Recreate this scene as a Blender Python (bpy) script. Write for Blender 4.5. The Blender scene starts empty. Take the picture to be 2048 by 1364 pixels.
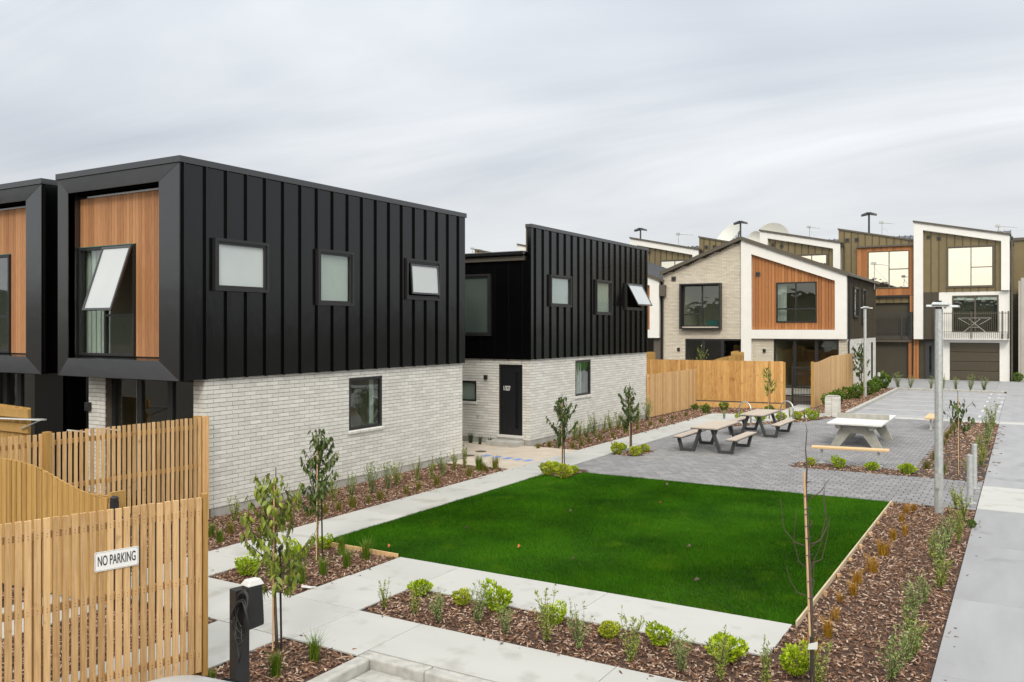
import bpy, math, random
import numpy as np
from mathutils import Vector, Matrix
random.seed(7); RNG = np.random.default_rng(11)
S = bpy.context.scene
COL = S.collection
# ------------------------------------------------------------------ camera
f_ = 1720.; cx_ = 1024.; vh_ = 655.; H_ = 3.7
th = math.atan2(1026, f_)
FW = (math.cos(th), math.sin(th)); RT = (math.sin(th), -math.cos(th))
cam = bpy.data.cameras.new('camera'); co = bpy.data.objects.new('camera', cam); COL.objects.link(co)
cam.sensor_width = 36; cam.lens = f_/2048*36; cam.clip_end = 2000; cam.clip_start = .1
cam.shift_y = -27/2048
co.location = (0, 0, H_); co.rotation_euler = (math.pi/2, 0, th-math.pi/2)
S.camera = co
S.render.engine = 'CYCLES'
S.view_settings.view_transform = 'Standard'; S.view_settings.look = 'None'
S.view_settings.exposure = 0.0; S.view_settings.gamma = 1; S.view_settings.use_curve_mapping = False
# ------------------------------------------------------------------ world: overcast sky
SUN_EL, SUN_AZ = math.radians(38), math.radians(205)      # direction TO the sun, azimuth from +X
W = bpy.data.worlds.new('World'); S.world = W; W.use_nodes = True
nt = W.node_tree; N = nt.nodes; L = nt.links
for n in list(N): N.remove(n)
def nd(t, **k):
    n = N.new(t)
    for a, b in k.items(): setattr(n, a, b)
    return n
out = nd('ShaderNodeOutputWorld'); bg = nd('ShaderNodeBackground'); bg.inputs[1].default_value = 0.1
sky = nd('ShaderNodeTexSky', sky_type='NISHITA'); sky.sun_disc = False
sky.sun_elevation = SUN_EL; sky.sun_rotation = math.pi/2-SUN_AZ
tc = nd('ShaderNodeTexCoord'); sp = nd('ShaderNodeSeparateXYZ'); L.new(tc.outputs['Generated'], sp.inputs[0])
def M(op, a, b=None, c=None):
    n = nd('ShaderNodeMath', operation=op)
    for i, x in enumerate((a, b, c)):
        if x is None: continue
        if isinstance(x, (int, float)): n.inputs[i].default_value = x
        else: L.new(x, n.inputs[i])
    return n.outputs[0]
zz = M('MAXIMUM', sp.outputs[2], 0.0)
den = M('ADD', zz, 0.16)
cb = nd('ShaderNodeCombineXYZ'); L.new(M('DIVIDE', sp.outputs[0], den), cb.inputs[0]); L.new(M('DIVIDE', sp.outputs[1], den), cb.inputs[1])
mp = nd('ShaderNodeMapping'); mp.inputs['Rotation'].default_value = (0, 0, math.radians(-62)); mp.inputs['Scale'].default_value = (.85, .22, 1)
L.new(cb.outputs[0], mp.inputs[0])
n1 = nd('ShaderNodeTexNoise'); n1.inputs['Scale'].default_value = 1.2; n1.inputs['Detail'].default_value = 7; n1.inputs['Roughness'].default_value = .56; n1.inputs['Distortion'].default_value = 1.1
L.new(mp.outputs[0], n1.inputs[0])
n2 = nd('ShaderNodeTexNoise'); n2.inputs['Scale'].default_value = .55; n2.inputs['Detail'].default_value = 3
L.new(cb.outputs[0], n2.inputs[0])
fac = M('ADD', M('MULTIPLY', n1.outputs[0], .5), M('MULTIPLY', n2.outputs[0], .5))
cr = nd('ShaderNodeValToRGB'); L.new(fac, cr.inputs[0])
e = cr.color_ramp.elements
e[0].position = .36; e[0].color = (.475, .515, .575, 1); e[1].position = .62; e[1].color = (.83, .85, .87, 1)
# horizon: paler and a little warm
hz = nd('ShaderNodeMapRange'); hz.inputs[1].default_value = .02; hz.inputs[2].default_value = .20; hz.inputs[3].default_value = .75; hz.inputs[4].default_value = 0
L.new(sp.outputs[2], hz.inputs[0])
mh = nd('ShaderNodeMixRGB'); L.new(hz.outputs[0], mh.inputs[0]); L.new(cr.outputs[0], mh.inputs[1]); mh.inputs[2].default_value = (.87, .875, .865, 1)
# overcast luminance rises toward the zenith
gain = M('ADD', 1.0, M('MULTIPLY', M('POWER', zz, 1.3), 1.35))
# broad bright veil of cloud around the hidden sun
sd = (math.cos(SUN_EL)*math.cos(SUN_AZ), math.cos(SUN_EL)*math.sin(SUN_AZ), math.sin(SUN_EL))
dp = nd('ShaderNodeVectorMath', operation='DOT_PRODUCT'); L.new(tc.outputs['Generated'], dp.inputs[0]); dp.inputs[1].default_value = sd
veil = M('MULTIPLY', M('POWER', M('MAXIMUM', dp.outputs['Value'], 0.0), 2.0), .75)
vc = nd('ShaderNodeMixRGB', blend_type='MULTIPLY'); vc.inputs[0].default_value = 1
cgl = nd('ShaderNodeMixRGB'); L.new(veil, cgl.inputs[0]); cgl.inputs[1].default_value = (1, 1, 1, 1); cgl.inputs[2].default_value = (2.6, 2.38, 1.85, 1); cgl.use_clamp = False
L.new(mh.outputs[0], vc.inputs[1]); L.new(cgl.outputs[0], vc.inputs[2])
sc = nd('ShaderNodeVectorMath', operation='SCALE'); L.new(vc.outputs[0], sc.inputs[0]); L.new(M('MULTIPLY', gain, 9.8), sc.inputs['Scale'])
mx = nd('ShaderNodeMixRGB'); mx.inputs[0].default_value = .95; L.new(sky.outputs[0], mx.inputs[1]); L.new(sc.outputs[0], mx.inputs[2])
L.new(mx.outputs[0], bg.inputs[0]); L.new(bg.outputs[0], out.inputs[0])
# ------------------------------------------------------------------ sun
sl = bpy.data.lights.new('sun', 'SUN'); sl.energy = 1.3; sl.angle = math.radians(12); sl.color = (1, .93, .82)
so = bpy.data.objects.new('sun', sl); COL.objects.link(so)
so.rotation_euler = Vector(sd).to_track_quat('Z', 'Y').to_euler()
# ------------------------------------------------------------------ survey: photograph points to metres
def g(u, v, h=0.):
    z = f_*(H_-h)/(v-vh_); r = (u-cx_)*z/f_
    return (z*FW[0]+r*RT[0], z*FW[1]+r*RT[1])
# ------------------------------------------------------------------ materials
MATS = {}
def mat(name, c1, c2=None, rough=.6, ns=6., stretch=(1, 1, 1), var=.5, noise=.5, bump=0., bs=60., bst=None, metal=0., spec=.5, c3=None, c3s=3., c3w=.5, tr=0., coat=0., coh=False):
    if name in MATS: return MATS[name]
    m = bpy.data.materials.new(name); m.use_nodes = True; MATS[name] = m
    t = m.node_tree; N = t.nodes; L = t.links; b = N['Principled BSDF']
    c2 = c2 or c1
    oi = N.new('ShaderNodeObjectInfo'); at = N.new('ShaderNodeAttribute'); at.attribute_name = 'var'
    ad = N.new('ShaderNodeMath'); ad.operation = 'ADD'; L.new(oi.outputs['Random'], ad.inputs[0]); L.new(at.outputs['Fac'], ad.inputs[1])
    fr = N.new('ShaderNodeMath'); fr.operation = 'FRACT'; L.new(ad.outputs[0], fr.inputs[0])
    tc = N.new('ShaderNodeTexCoord'); sca = N.new('ShaderNodeVectorMath'); sca.operation = 'SCALE'
    cmb = N.new('ShaderNodeCombineXYZ'); L.new(fr.outputs[0], cmb.inputs[0]); L.new(fr.outputs[0], cmb.inputs[1]); L.new(fr.outputs[0], cmb.inputs[2])
    L.new(cmb.outputs[0], sca.inputs[0]); sca.inputs['Scale'].default_value = 37. if var > 0 and not coh else 0.
    va = N.new('ShaderNodeVectorMath'); va.operation = 'ADD'; L.new(tc.outputs['Object'], va.inputs[0]); L.new(sca.outputs[0], va.inputs[1])
    mp = N.new('ShaderNodeMapping'); mp.inputs['Scale'].default_value = stretch; L.new(va.outputs[0], mp.inputs[0])
    no = N.new('ShaderNodeTexNoise'); no.inputs['Scale'].default_value = ns; no.inputs['Detail'].default_value = 5; L.new(mp.outputs[0], no.inputs[0])
    mr = N.new('ShaderNodeMapRange'); mr.inputs[1].default_value = .28; mr.inputs[2].default_value = .72; L.new(no.outputs[0], mr.inputs[0])
    m1 = N.new('ShaderNodeMath'); m1.operation = 'MULTIPLY'; L.new(mr.outputs[0], m1.inputs[0]); m1.inputs[1].default_value = noise
    m2 = N.new('ShaderNodeMath'); m2.operation = 'MULTIPLY_ADD'; L.new(fr.outputs[0], m2.inputs[0]); m2.inputs[1].default_value = var; L.new(m1.outputs[0], m2.inputs[2]); m2.use_clamp = True
    mx = N.new('ShaderNodeMixRGB'); L.new(m2.outputs[0], mx.inputs[0]); mx.inputs[1].default_value = (*c1, 1); mx.inputs[2].default_value = (*c2, 1)
    o = mx.outputs[0]
    if c3:
        n3 = N.new('ShaderNodeTexNoise'); n3.inputs['Scale'].default_value = c3s; n3.inputs['Detail'].default_value = 6; L.new(va.outputs[0], n3.inputs[0])
        r3 = N.new('ShaderNodeMapRange'); r3.inputs[1].default_value = c3w; r3.inputs[2].default_value = c3w+.18; L.new(n3.outputs[0], r3.inputs[0])
        x3 = N.new('ShaderNodeMixRGB'); L.new(r3.outputs[0], x3.inputs[0]); L.new(o, x3.inputs[1]); x3.inputs[2].default_value = (*c3, 1); o = x3.outputs[0]
    L.new(o, b.inputs['Base Color'])
    b.inputs['Roughness'].default_value = rough; b.inputs['Metallic'].default_value = metal; b.inputs['Specular IOR Level'].default_value = spec
    b.inputs['Coat Weight'].default_value = coat
    if tr: b.inputs['Transmission Weight'].default_value = tr
    if bump:
        mb_ = N.new('ShaderNodeMapping'); mb_.inputs['Scale'].default_value = bst or stretch; L.new(va.outputs[0], mb_.inputs[0])
        nb = N.new('ShaderNodeTexNoise'); nb.inputs['Scale'].default_value = bs; nb.inputs['Detail'].default_value = 4; L.new(mb_.outputs[0], nb.inputs[0])
        bp = N.new('ShaderNodeBump'); bp.inputs['Strength'].default_value = 1; bp.inputs['Distance'].default_value = bump; L.new(nb.outputs[0], bp.inputs['Height']); L.new(bp.outputs[0], b.inputs['Normal'])
    return m
def glass(name, tint, base, k):
    m = bpy.data.materials.new(name); m.use_nodes = True; t = m.node_tree; N = t.nodes; L = t.links
    for n in list(N): N.remove(n)
    o = N.new('ShaderNodeOutputMaterial'); mx = N.new('ShaderNodeMixShader'); tr = N.new('ShaderNodeBsdfTransparent'); gl = N.new('ShaderNodeBsdfGlossy')
    tr.inputs[0].default_value = (*tint, 1); gl.inputs['Roughness'].default_value = .01; gl.inputs[0].default_value = (.97, .93, .83, 1) if k < .5 else (.95, .97, .98, 1)
    lw = N.new('ShaderNodeLayerWeight'); lw.inputs[0].default_value = .5; fr = N.new('ShaderNodeMath'); fr.operation = 'POWER'; L.new(lw.outputs['Facing'], fr.inputs[0]); fr.inputs[1].default_value = 3.2
    ma = N.new('ShaderNodeMath'); ma.operation = 'MULTIPLY_ADD'; L.new(fr.outputs[0], ma.inputs[0]); ma.inputs[1].default_value = k; ma.inputs[2].default_value = base; ma.use_clamp = True
    nz = N.new('ShaderNodeTexNoise'); nz.inputs['Scale'].default_value = 1.3; tcn = N.new('ShaderNodeTexCoord'); L.new(tcn.outputs['Object'], nz.inputs[0])
    bp = N.new('ShaderNodeBump'); bp.inputs['Distance'].default_value = .006; L.new(nz.outputs[0], bp.inputs['Height']); L.new(bp.outputs[0], gl.inputs['Normal'])
    L.new(ma.outputs[0], mx.inputs[0]); L.new(tr.outputs[0], mx.inputs[1]); L.new(gl.outputs[0], mx.inputs[2]); L.new(mx.outputs[0], o.inputs[0])
    return m
GL = glass('clear_glass', (.84, .88, .86), .07, .85)
GLM = glass('reflective_glass', (.3, .32, .3), .86, .3)
BLACK = mat('black_coated_steel', (.0015, .0016, .002), (.003, .003, .0035), rough=.19, ns=1.2, var=.3, noise=.5, bump=.009, bs=1.8, bst=(1, 1, .5), spec=.5)
FLASH = mat('charcoal_flashing', (.010, .0105, .012), (.015, .0155, .017), rough=.22, ns=2, spec=1., bump=.003, bs=2.5, coat=.1)
ALU = mat('black_aluminium', (.016, .016, .017), (.022, .022, .024), rough=.4, spec=.5)
BRONZE = mat('bronze_cladding', (.175, .135, .07), (.235, .185, .10), rough=.36, ns=1.5, bump=.006, bs=2.5, spec=.5, metal=.25)
BRONZED = mat('dark_bronze_cladding', (.05, .042, .03), (.075, .062, .042), rough=.45, ns=1.5, bump=.006, bs=2.5)
TRIM = mat('brown_trim', (.085, .072, .058), (.11, .095, .075), rough=.45)
BRICK = mat('white_brick', (.56, .548, .525), (.73, .718, .695), rough=.85, ns=9, var=.75, noise=.35, bump=.003, bs=45, c3=(.52, .48, .43), c3s=7, c3w=.63)
BRICKW = mat('cream_brick', (.56, .50, .42), (.70, .64, .55), rough=.85, ns=9, var=.75, noise=.35, bump=.002, bs=45)
MORT = mat('mortar', (.095, .08, .067), (.15, .13, .108), rough=.95, ns=14)
CONC = mat('foundation_concrete', (.32, .31, .29), (.46, .45, .43), rough=.9, ns=5, var=.1, noise=.9, bump=.002, bs=80)
SLAB = mat('pale_concrete', (.385, .385, .375), (.475, .475, .465), rough=.8, ns=1.3, stretch=(1, .35, 1), var=.45, noise=.55, bump=.0012, bs=140, c3=(.335, .325, .305), c3s=2.2, c3w=.56)
SLABG = mat('grey_concrete', (.255, .258, .275), (.335, .338, .36), rough=.8, ns=1.2, stretch=(.5, 2, 1), var=.3, noise=.7, bump=.0015, bs=120, c3=(.195, .195, .205), c3s=1.1, c3w=.6)
SLABP = mat('entry_concrete', (.44, .37, .30), (.54, .48, .41), rough=.85, ns=2.5, var=.2, noise=.8, bump=.001, bs=100)
KERB = mat('kerb_concrete', (.30, .295, .28), (.50, .49, .47), rough=.9, ns=7, var=.1, noise=.9, bump=.004, bs=60, c3=(.16, .15, .13), c3s=5, c3w=.6)
PAVER = mat('grey_paver', (.165, .165, .178), (.26, .255, .265), rough=.9, ns=4, var=.7, noise=.35, bump=.002, bs=120, c3=(.34, .30, .27), c3s=.35, c3w=.62)
SAND = mat('joint_sand', (.03, .028, .028), (.06, .055, .05), rough=1, ns=20)
CEDAR = mat('cedar_board', (.26, .105, .04), (.50, .25, .115), rough=.65, ns=5, stretch=(14, 14, .8), var=.65, noise=.5, bump=.001, bs=60, bst=(6, 6, .4))
CEDARO = mat('orange_cedar_board', (.22, .075, .02), (.50, .21, .07), rough=.6, ns=5, stretch=(14, 14, .8), var=.6, noise=.5)
PINE = mat('pale_pine', (.34, .19, .07), (.70, .46, .235), rough=.75, ns=4, stretch=(18, 18, .9), var=.6, noise=.6, bump=.0012, bs=50, bst=(8, 8, .4), c3=(.27, .13, .05), c3s=7, c3w=.64)
PINEY = mat('yellow_treated_pine', (.29, .16, .04), (.48, .285, .09), rough=.75, ns=4, stretch=(16, 16, .8), var=.7, noise=.6, bump=.0012, bs=50, bst=(8, 8, .4), c3=(.28, .17, .05), c3s=5, c3w=.64)
PINEO = mat('orange_stained_pine', (.38, .17, .04), (.72, .42, .15), rough=.7, ns=3, stretch=(10, 10, .9), var=.6, noise=.6, c3=(.27, .10, .025), c3s=5, c3w=.61)
WHITE = mat('white_render', (.76, .755, .74), (.82, .81, .80), rough=.75, ns=2, var=.1, noise=.8, bump=.001, bs=50)
STEEL = mat('galvanised_steel', (.42, .44, .45), (.60, .62, .63), rough=.48, ns=18, var=.1, noise=.9, metal=.55, bump=.0008, bs=60)
STAIN = mat('stainless_steel', (.55, .54, .52), (.68, .66, .64), rough=.25, metal=.9)
DKSTEEL = mat('charcoal_powdercoat', (.035, .038, .043), (.055, .058, .064), rough=.5, spec=.5)
TABTOP = mat('taupe_table_board', (.40, .335, .28), (.52, .44, .375), rough=.6, ns=4, stretch=(1.2, 18, 1), var=.4, noise=.6)
BENCHW = mat('honey_bench_board', (.60, .38, .19), (.74, .52, .30), rough=.55, ns=4, stretch=(1.2, 18, 1), var=.4, noise=.6)
PCONC = mat('table_concrete', (.30, .29, .265), (.43, .42, .39), rough=.85, ns=6, var=.1, noise=.9, bump=.002, bs=70)
PTOP = mat('polished_concrete', (.58, .59, .59), (.68, .69, .69), rough=.55, ns=4, var=.1, noise=.8)
FROST = mat('frosted_glass', (.46, .51, .53), (.56, .60, .61), rough=.12, ns=1.2, var=.2, noise=.6, spec=.9)
FROSTB = mat('sky_lit_glass', (.46, .49, .52), (.55, .58, .60), rough=.08, ns=.8, var=.2, noise=.6, spec=.9)
BLIND = mat('white_blind', (.66, .68, .66), (.74, .76, .74), rough=.8)
CURT = mat('pale_curtain', (.62, .65, .63), (.74, .77, .75), rough=.9)
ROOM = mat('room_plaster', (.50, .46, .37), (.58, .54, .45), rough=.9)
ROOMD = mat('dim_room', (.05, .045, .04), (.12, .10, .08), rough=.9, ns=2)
ROOFM = mat('dark_roofing', (.045, .05, .06), (.07, .076, .088), rough=.4, metal=.3)
GRASS = mat('grass_blade', (.008, .046, .001), (.050, .170, .002), rough=.7, spec=.12, ns=.75, var=.4, noise=.75, c3=(.070, .165, .003), c3s=1.3, c3w=.58, coh=True)
SOIL = mat('soil', (.035, .026, .018), (.07, .05, .035), rough=1, ns=9)
MULCHB = mat('bark_bed', (.035, .018, .012), (.12, .07, .05), rough=1, ns=45, var=0, noise=1, bump=.02, bs=60)
CHIP = mat('bark_chip', (.04, .016, .009), (.28, .145, .085), rough=.8, ns=20, var=.85, noise=.25)
CHIPL = mat('pale_wood_chip', (.36, .22, .15), (.62, .49, .40), rough=.8, ns=20, var=.8, noise=.25)
BARK = mat('tree_bark', (.06, .042, .03), (.13, .095, .07), rough=.9, ns=20, stretch=(3, 3, .6), var=.3, noise=.8)
TWIG = mat('twig', (.05, .03, .025), (.11, .07, .055), rough=.8)
STAKE = mat('wooden_stake', (.52, .32, .17), (.64, .44, .27), rough=.8, ns=6, stretch=(14, 14, 1))
RUBBER = mat('black_rubber', (.01, .01, .011), (.02, .02, .021), rough=.55)
LEAFD = mat('dark_green_leaf', (.012, .036, .005), (.085, .125, .016), rough=.42, var=.8, noise=.3, c3=(.11, .03, .012), c3s=2.5, c3w=.72)
LEAFY = mat('olive_green_leaf', (.050, .10, .006), (.26, .30, .03), rough=.45, var=.8, noise=.3, c3=(.12, .14, .02), c3s=3, c3w=.62)
LEAFO = mat('autumn_orange_leaf', (.45, .10, .02), (.5, .14, .03), rough=.5)
LIME = mat('lime_foliage', (.10, .21, .006), (.46, .56, .03), rough=.5, var=.9, noise=.2, spec=.2)
LIME2 = mat('yellow_green_foliage', (.10, .18, .008), (.54, .56, .05), rough=.5, var=.9, noise=.2, spec=.2)
SAGE = mat('sage_foliage', (.085, .145, .030), (.33, .40, .15), rough=.6, var=.9, noise=.2, spec=.2)
SAGEY = mat('yellow_sage_foliage', (.10, .15, .02), (.36, .40, .10), rough=.6, var=.9, noise=.2, spec=.2)
TUFT = mat('green_tuft_blade', (.020, .075, .005), (.17, .24, .02), rough=.5, var=.9, noise=.2, spec=.2)
TUFTG = mat('olive_tuft_blade', (.05, .07, .008), (.24, .22, .03), rough=.5, var=.9, noise=.2, spec=.2)
TUFTO = mat('orange_tuft_blade', (.16, .11, .01), (.48, .23, .02), rough=.5, var=.9, noise=.2, spec=.2)
BUSH = mat('mid_green_foliage', (.03, .08, .008), (.16, .25, .03), rough=.5, var=.9, noise=.2, spec=.2)
FLAX = mat('flax_blade', (.010, .035, .010), (.04, .08, .02), rough=.45, var=.9, noise=.2)
PAINTW = mat('white_road_paint', (.44, .44, .46), (.62, .62, .64), rough=.7, ns=9, var=.1, noise=.9)
BLUE = mat('blue_marking', (.12, .22, .52), (.18, .30, .62), rough=.6, ns=8)
SIGNW = mat('white_sign_face', (.80, .80, .81), (.84, .84, .85), rough=.35)
SIGNB = mat('black_lettering', (.02, .025, .03), rough=.5)
LETW = mat('white_lettering', (.75, .75, .75), rough=.5)
PLASW = mat('white_plastic', (.52, .52, .52), (.62, .62, .62), rough=.5)
CARS = mat('silver_car_paint', (.50, .52, .54), (.52, .54, .56), rough=.35, metal=.2, spec=.5, coat=.3, var=0, noise=0)
CARG = mat('car_window_glass', (.01, .012, .014), rough=.05, spec=.8)
DOORB = mat('black_door', (.010, .011, .013), (.015, .016, .018), rough=.38)
GARB = mat('bronze_garage_door', (.075, .062, .045), (.10, .085, .06), rough=.36, metal=.3)
DISHM = mat('dish_white', (.56, .56, .53), (.64, .64, .61), rough=.6)
TILT = mat('concrete_tilt_panel', (.46, .44, .42), (.58, .56, .53), rough=.9, ns=1.5)
GREENP = mat('teal_packaging', (.01, .12, .11), (.02, .18, .16), rough=.4)
IRON = mat('rusty_iron_cover', (.06, .04, .03), (.12, .08, .06), rough=.8)
# ------------------------------------------------------------------ builders
ORG = {}
class MB:
    def __init__(s): s.v = []; s.f = []; s.m = []; s.r = []
    def add(s, vs, fs, mi=0, r=None):
        o = len(s.v); s.v += [tuple(p) for p in vs]; r = random.random() if r is None else r
        for q in fs: s.f.append(tuple(i+o for i in q)); s.m.append(mi); s.r.append(r)
        return s
    def hexa(s, p, mi=0, r=None):
        return s.add(p, [(0, 3, 2, 1), (4, 5, 6, 7), (0, 1, 5, 4), (1, 2, 6, 5), (2, 3, 7, 6), (3, 0, 4, 7)], mi, r)
    def box(s, x0, y0, z0, x1, y1, z1, mi=0, r=None):
        if x0 > x1: x0, x1 = x1, x0
        if y0 > y1: y0, y1 = y1, y0
        if z0 > z1: z0, z1 = z1, z0
        return s.hexa([(x0, y0, z0), (x1, y0, z0), (x1, y1, z0), (x0, y1, z0), (x0, y0, z1), (x1, y0, z1), (x1, y1, z1), (x0, y1, z1)], mi, r)
    def bar(s, a, b, w, h, mi=0, up=(0, 0, 1)):
        a = Vector(a); b = Vector(b); d = (b-a).normalized(); sx = d.cross(Vector(up))
        if sx.length < 1e-4: sx = d.cross(Vector((1, 0, 0)))
        sx.normalize(); sy = sx.cross(d).normalized()
        p = []
        for q in (a, b):
            for i, j in ((-1, -1), (1, -1), (1, 1), (-1, 1)): p.append(q+sx*(w/2*i)+sy*(h/2*j))
        return s.hexa(p, mi)
    def prism(s, poly, vec, mi=0, r=None):
        n = len(poly); a = [Vector(p) for p in poly]; b = [p+Vector(vec) for p in a]
        # keep outward winding
        c = sum(a, Vector())/n; nn = Vector()
        for i in range(n): nn += (a[i]-c).cross(a[(i+1) % n]-c)
        fs = [tuple(range(n)), tuple(range(2*n-1, n-1, -1))] + [((i+1) % n, i, i+n, (i+1) % n+n) for i in range(n)]
        if nn.dot(Vector(vec)) > 0: fs = [q[::-1] for q in fs]
        return s.add(a+b, fs, mi, r)
    def tube(s, pts, rad, n=6, mi=0, cap=True):
        pts = [Vector(p) for p in pts]
        if isinstance(rad, (int, float)): rad = [rad]*len(pts)
        vs = []; fs = []
        for i, p in enumerate(pts):
            d = (pts[min(i+1, len(pts)-1)]-pts[max(i-1, 0)]).normalized()
            u = d.cross(Vector((0, 0, 1)))
            if u.length < .05: u = d.cross(Vector((0, 1, 0)))
            u.normalize(); w = d.cross(u)
            if i and u.dot(pu) < 0: u = -u; w = -w
            pu = u
            for k in range(n):
                t = 2*math.pi*k/n; vs.append(p+(u*math.cos(t)+w*math.sin(t))*rad[i])
        for i in range(len(pts)-1):
            for k in range(n):
                a = i*n+k; b = i*n+(k+1) % n; fs.append((a, a+n, b+n, b))
        if cap: fs.append(tuple(range(n))); fs.append(tuple(range(len(vs)-1, len(vs)-n-1, -1)))
        return s.add(vs, fs, mi)
    def lathe(s, x, y, prof, n=16, mi=0):
        vs = []; fs = []
        for r, z in prof:
            for k in range(n): t = 2*math.pi*k/n; vs.append((x+r*math.cos(t), y+r*math.sin(t), z))
        for i in range(len(prof)-1):
            for k in range(n): a = i*n+k; b = i*n+(k+1) % n; fs.append((a, b, b+n, a+n))
        fs.append(tuple(range(n-1, -1, -1))); fs.append(tuple(range(len(vs)-n, len(vs))))
        return s.add(vs, fs, mi)
    def pbox(s, pl, c, a0, a1, z0, z1, d0, d1, mi=0, r=None):
        if pl == 'Y': return s.box(a0, c-d1, z0, a1, c-d0, z1, mi, r)
        return s.box(c-d1, a0, z0, c-d0, a1, z1, mi, r)
    def ppoly(s, pl, c, poly, d0, d1, mi=0, r=None):
        if pl == 'Y': return s.prism([(a, c-d0, z) for a, z in poly], (0, d0-d1, 0), mi, r)
        return s.prism([(c-d0, a, z) for a, z in poly], (d0-d1, 0, 0), mi, r)
    def mesh(s, name, mats, org=(0, 0, 0), smooth=False):
        me = bpy.data.meshes.new(name)
        me.from_pydata([(x-org[0], y-org[1], z-org[2]) for x, y, z in s.v], [], s.f)
        for m in (mats if isinstance(mats, (list, tuple)) else [mats]): me.materials.append(m)
        me.polygons.foreach_set('material_index', s.m)
        at = me.attributes.new('var', 'FLOAT', 'FACE'); at.data.foreach_set('value', s.r)
        if smooth: me.polygons.foreach_set('use_smooth', [True]*len(s.f))
        me.update(); return me
    def build(s, name, mats, parent=None, smooth=False, bevel=0, kind=None, org=None):
        if not s.f: return None
        base = org or (ORG[parent.name] if parent else (0, 0, 0))
        me = s.mesh(name, mats, base, smooth)
        o = bpy.data.objects.new(name, me); COL.objects.link(o)
        if parent:
            o.parent = parent; po = ORG[parent.name]; o.location = [base[i]-po[i] for i in range(3)]
        else: o.location = base
        ORG[o.name] = base
        if kind: o['kind'] = kind
        if bevel:
            b = o.modifiers.new('bevel', 'BEVEL'); b.width = bevel; b.segments = 2; b.limit_method = 'ANGLE'
        return o
def tag(o, label, cat, group=None):
    assert 4 <= len(label.split()) <= 16, label
    o['label'] = label; o['category'] = cat
    if group: o['group'] = group
    return o
def thing(name, label, cat, loc=(0, 0, 0), group=None):
    o = bpy.data.objects.new(name, None); COL.objects.link(o); o.location = loc; o.empty_display_size = .2
    ORG[o.name] = tuple(loc); tag(o, label, cat, group); return o
def inst(me, name, parent, loc, rot=None, scale=None):
    o = bpy.data.objects.new(name, me); COL.objects.link(o); o.parent = parent
    po = ORG[parent.name] if parent else (0, 0, 0); o.location = [loc[i]-po[i] for i in range(3)]
    if rot is not None: o.rotation_euler = rot
    if scale is not None: o.scale = scale
    ORG[o.name] = tuple(loc)
    return o
def rawmesh(name, V, Fc, var, m, kind=None, parent=None):
    me = bpy.data.meshes.new(name); V = np.asarray(V, np.float32); k = Fc.shape[1]
    me.vertices.add(len(V)); me.vertices.foreach_set('co', V.ravel())
    me.loops.add(Fc.size); me.loops.foreach_set('vertex_index', Fc.ravel().astype(np.int32))
    me.polygons.add(len(Fc)); me.polygons.foreach_set('loop_start', (np.arange(len(Fc))*k).astype(np.int32))
    me.materials.append(m); me.update(calc_edges=True)
    at = me.attributes.new('var', 'FLOAT', 'FACE'); at.data.foreach_set('value', np.asarray(var, np.float32))
    o = bpy.data.objects.new(name, me); COL.objects.link(o); ORG[o.name] = (0, 0, 0)
    if kind: o['kind'] = kind
    if parent: o.parent = parent
    return o
def text(s, name, parent, loc, rot, size, m, sx=1., ext=.001, bold=0., fit=0.):
    cu = bpy.data.curves.new(name, 'FONT'); cu.body = s; cu.size = size; cu.align_x = 'CENTER'; cu.align_y = 'CENTER'; cu.extrude = ext; cu.offset = bold
    t = bpy.data.objects.new('tmp', cu); COL.objects.link(t); dg = bpy.context.evaluated_depsgraph_get()
    me = bpy.data.meshes.new_from_object(t.evaluated_get(dg)); bpy.data.objects.remove(t); me.materials.clear(); me.materials.append(m); me.name = name
    if fit:
        xs_ = [v.co.x for v in me.vertices]; sx = fit/(max(xs_)-min(xs_))
    return inst(me, name, parent, loc, rot, (sx, 1, 1))
def cols(a0, a1, zb, top, ops=(), brk=()):
    """split a wall strip a0..a1 between zb and top(a) into polygons that leave the openings free"""
    tp = top if callable(top) else (lambda a: top)
    bs = sorted({a0, a1, *[b for b in brk if a0 < b < a1], *[x for o in ops for x in (o[0], o[1]) if a0 < x < a1]})
    res = []
    for p, q in zip(bs, bs[1:]):
        if q-p < 1e-4: continue
        m = (p+q)/2; z = zb
        for o in sorted([o for o in ops if o[0] < m < o[1]], key=lambda o: o[2]):
            if o[2] > z+1e-4 and o[2] < tp(m): res.append([(p, z), (q, z), (q, o[2]), (p, o[2])])
            z = max(z, o[3])
        if min(tp(p), tp(q)) > z+1e-3: res.append([(p, z), (q, z), (q, tp(q)), (p, tp(p))])
        elif max(tp(p), tp(q)) > z+1e-3:
            if tp(p) > tp(q): res.append([(p, z), (q, z), (p, tp(p))])
            else: res.append([(p, z), (q, z), (q, tp(q))])
    return res
def wall(name, parent, m, pl, c, a0, a1, zb, top, d0, d1, ops=(), brk=(), **k):
    b = MB()
    for p in cols(a0, a1, zb, top, ops, brk): b.ppoly(pl, c, p, d0, d1)
    return b.build(name, m, parent, **k)
def cladding(parent, m, pl, c, a0, a1, zb, top, ops, pitch, start, brk=(), rib=.045, mr=None):
    ed = [a0]; a = start
    while a < a1-.03:
        if a > a0+.03: ed.append(a)
        a += pitch
    ed.append(a1)
    for p, q in zip(ed, ed[1:]):
        for py in cols(p+.001, q-.001, zb, top, ops, brk): MB().ppoly(pl, c, py, 0, .02).build('panel', m, parent)
    for a in ed[1:-1]:
        for py in cols(a-.017, a+.017, zb-.01, top, ops, ()): MB().ppoly(pl, c, py, .0205, .02+rib).build('seam', mr or m, parent)
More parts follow.
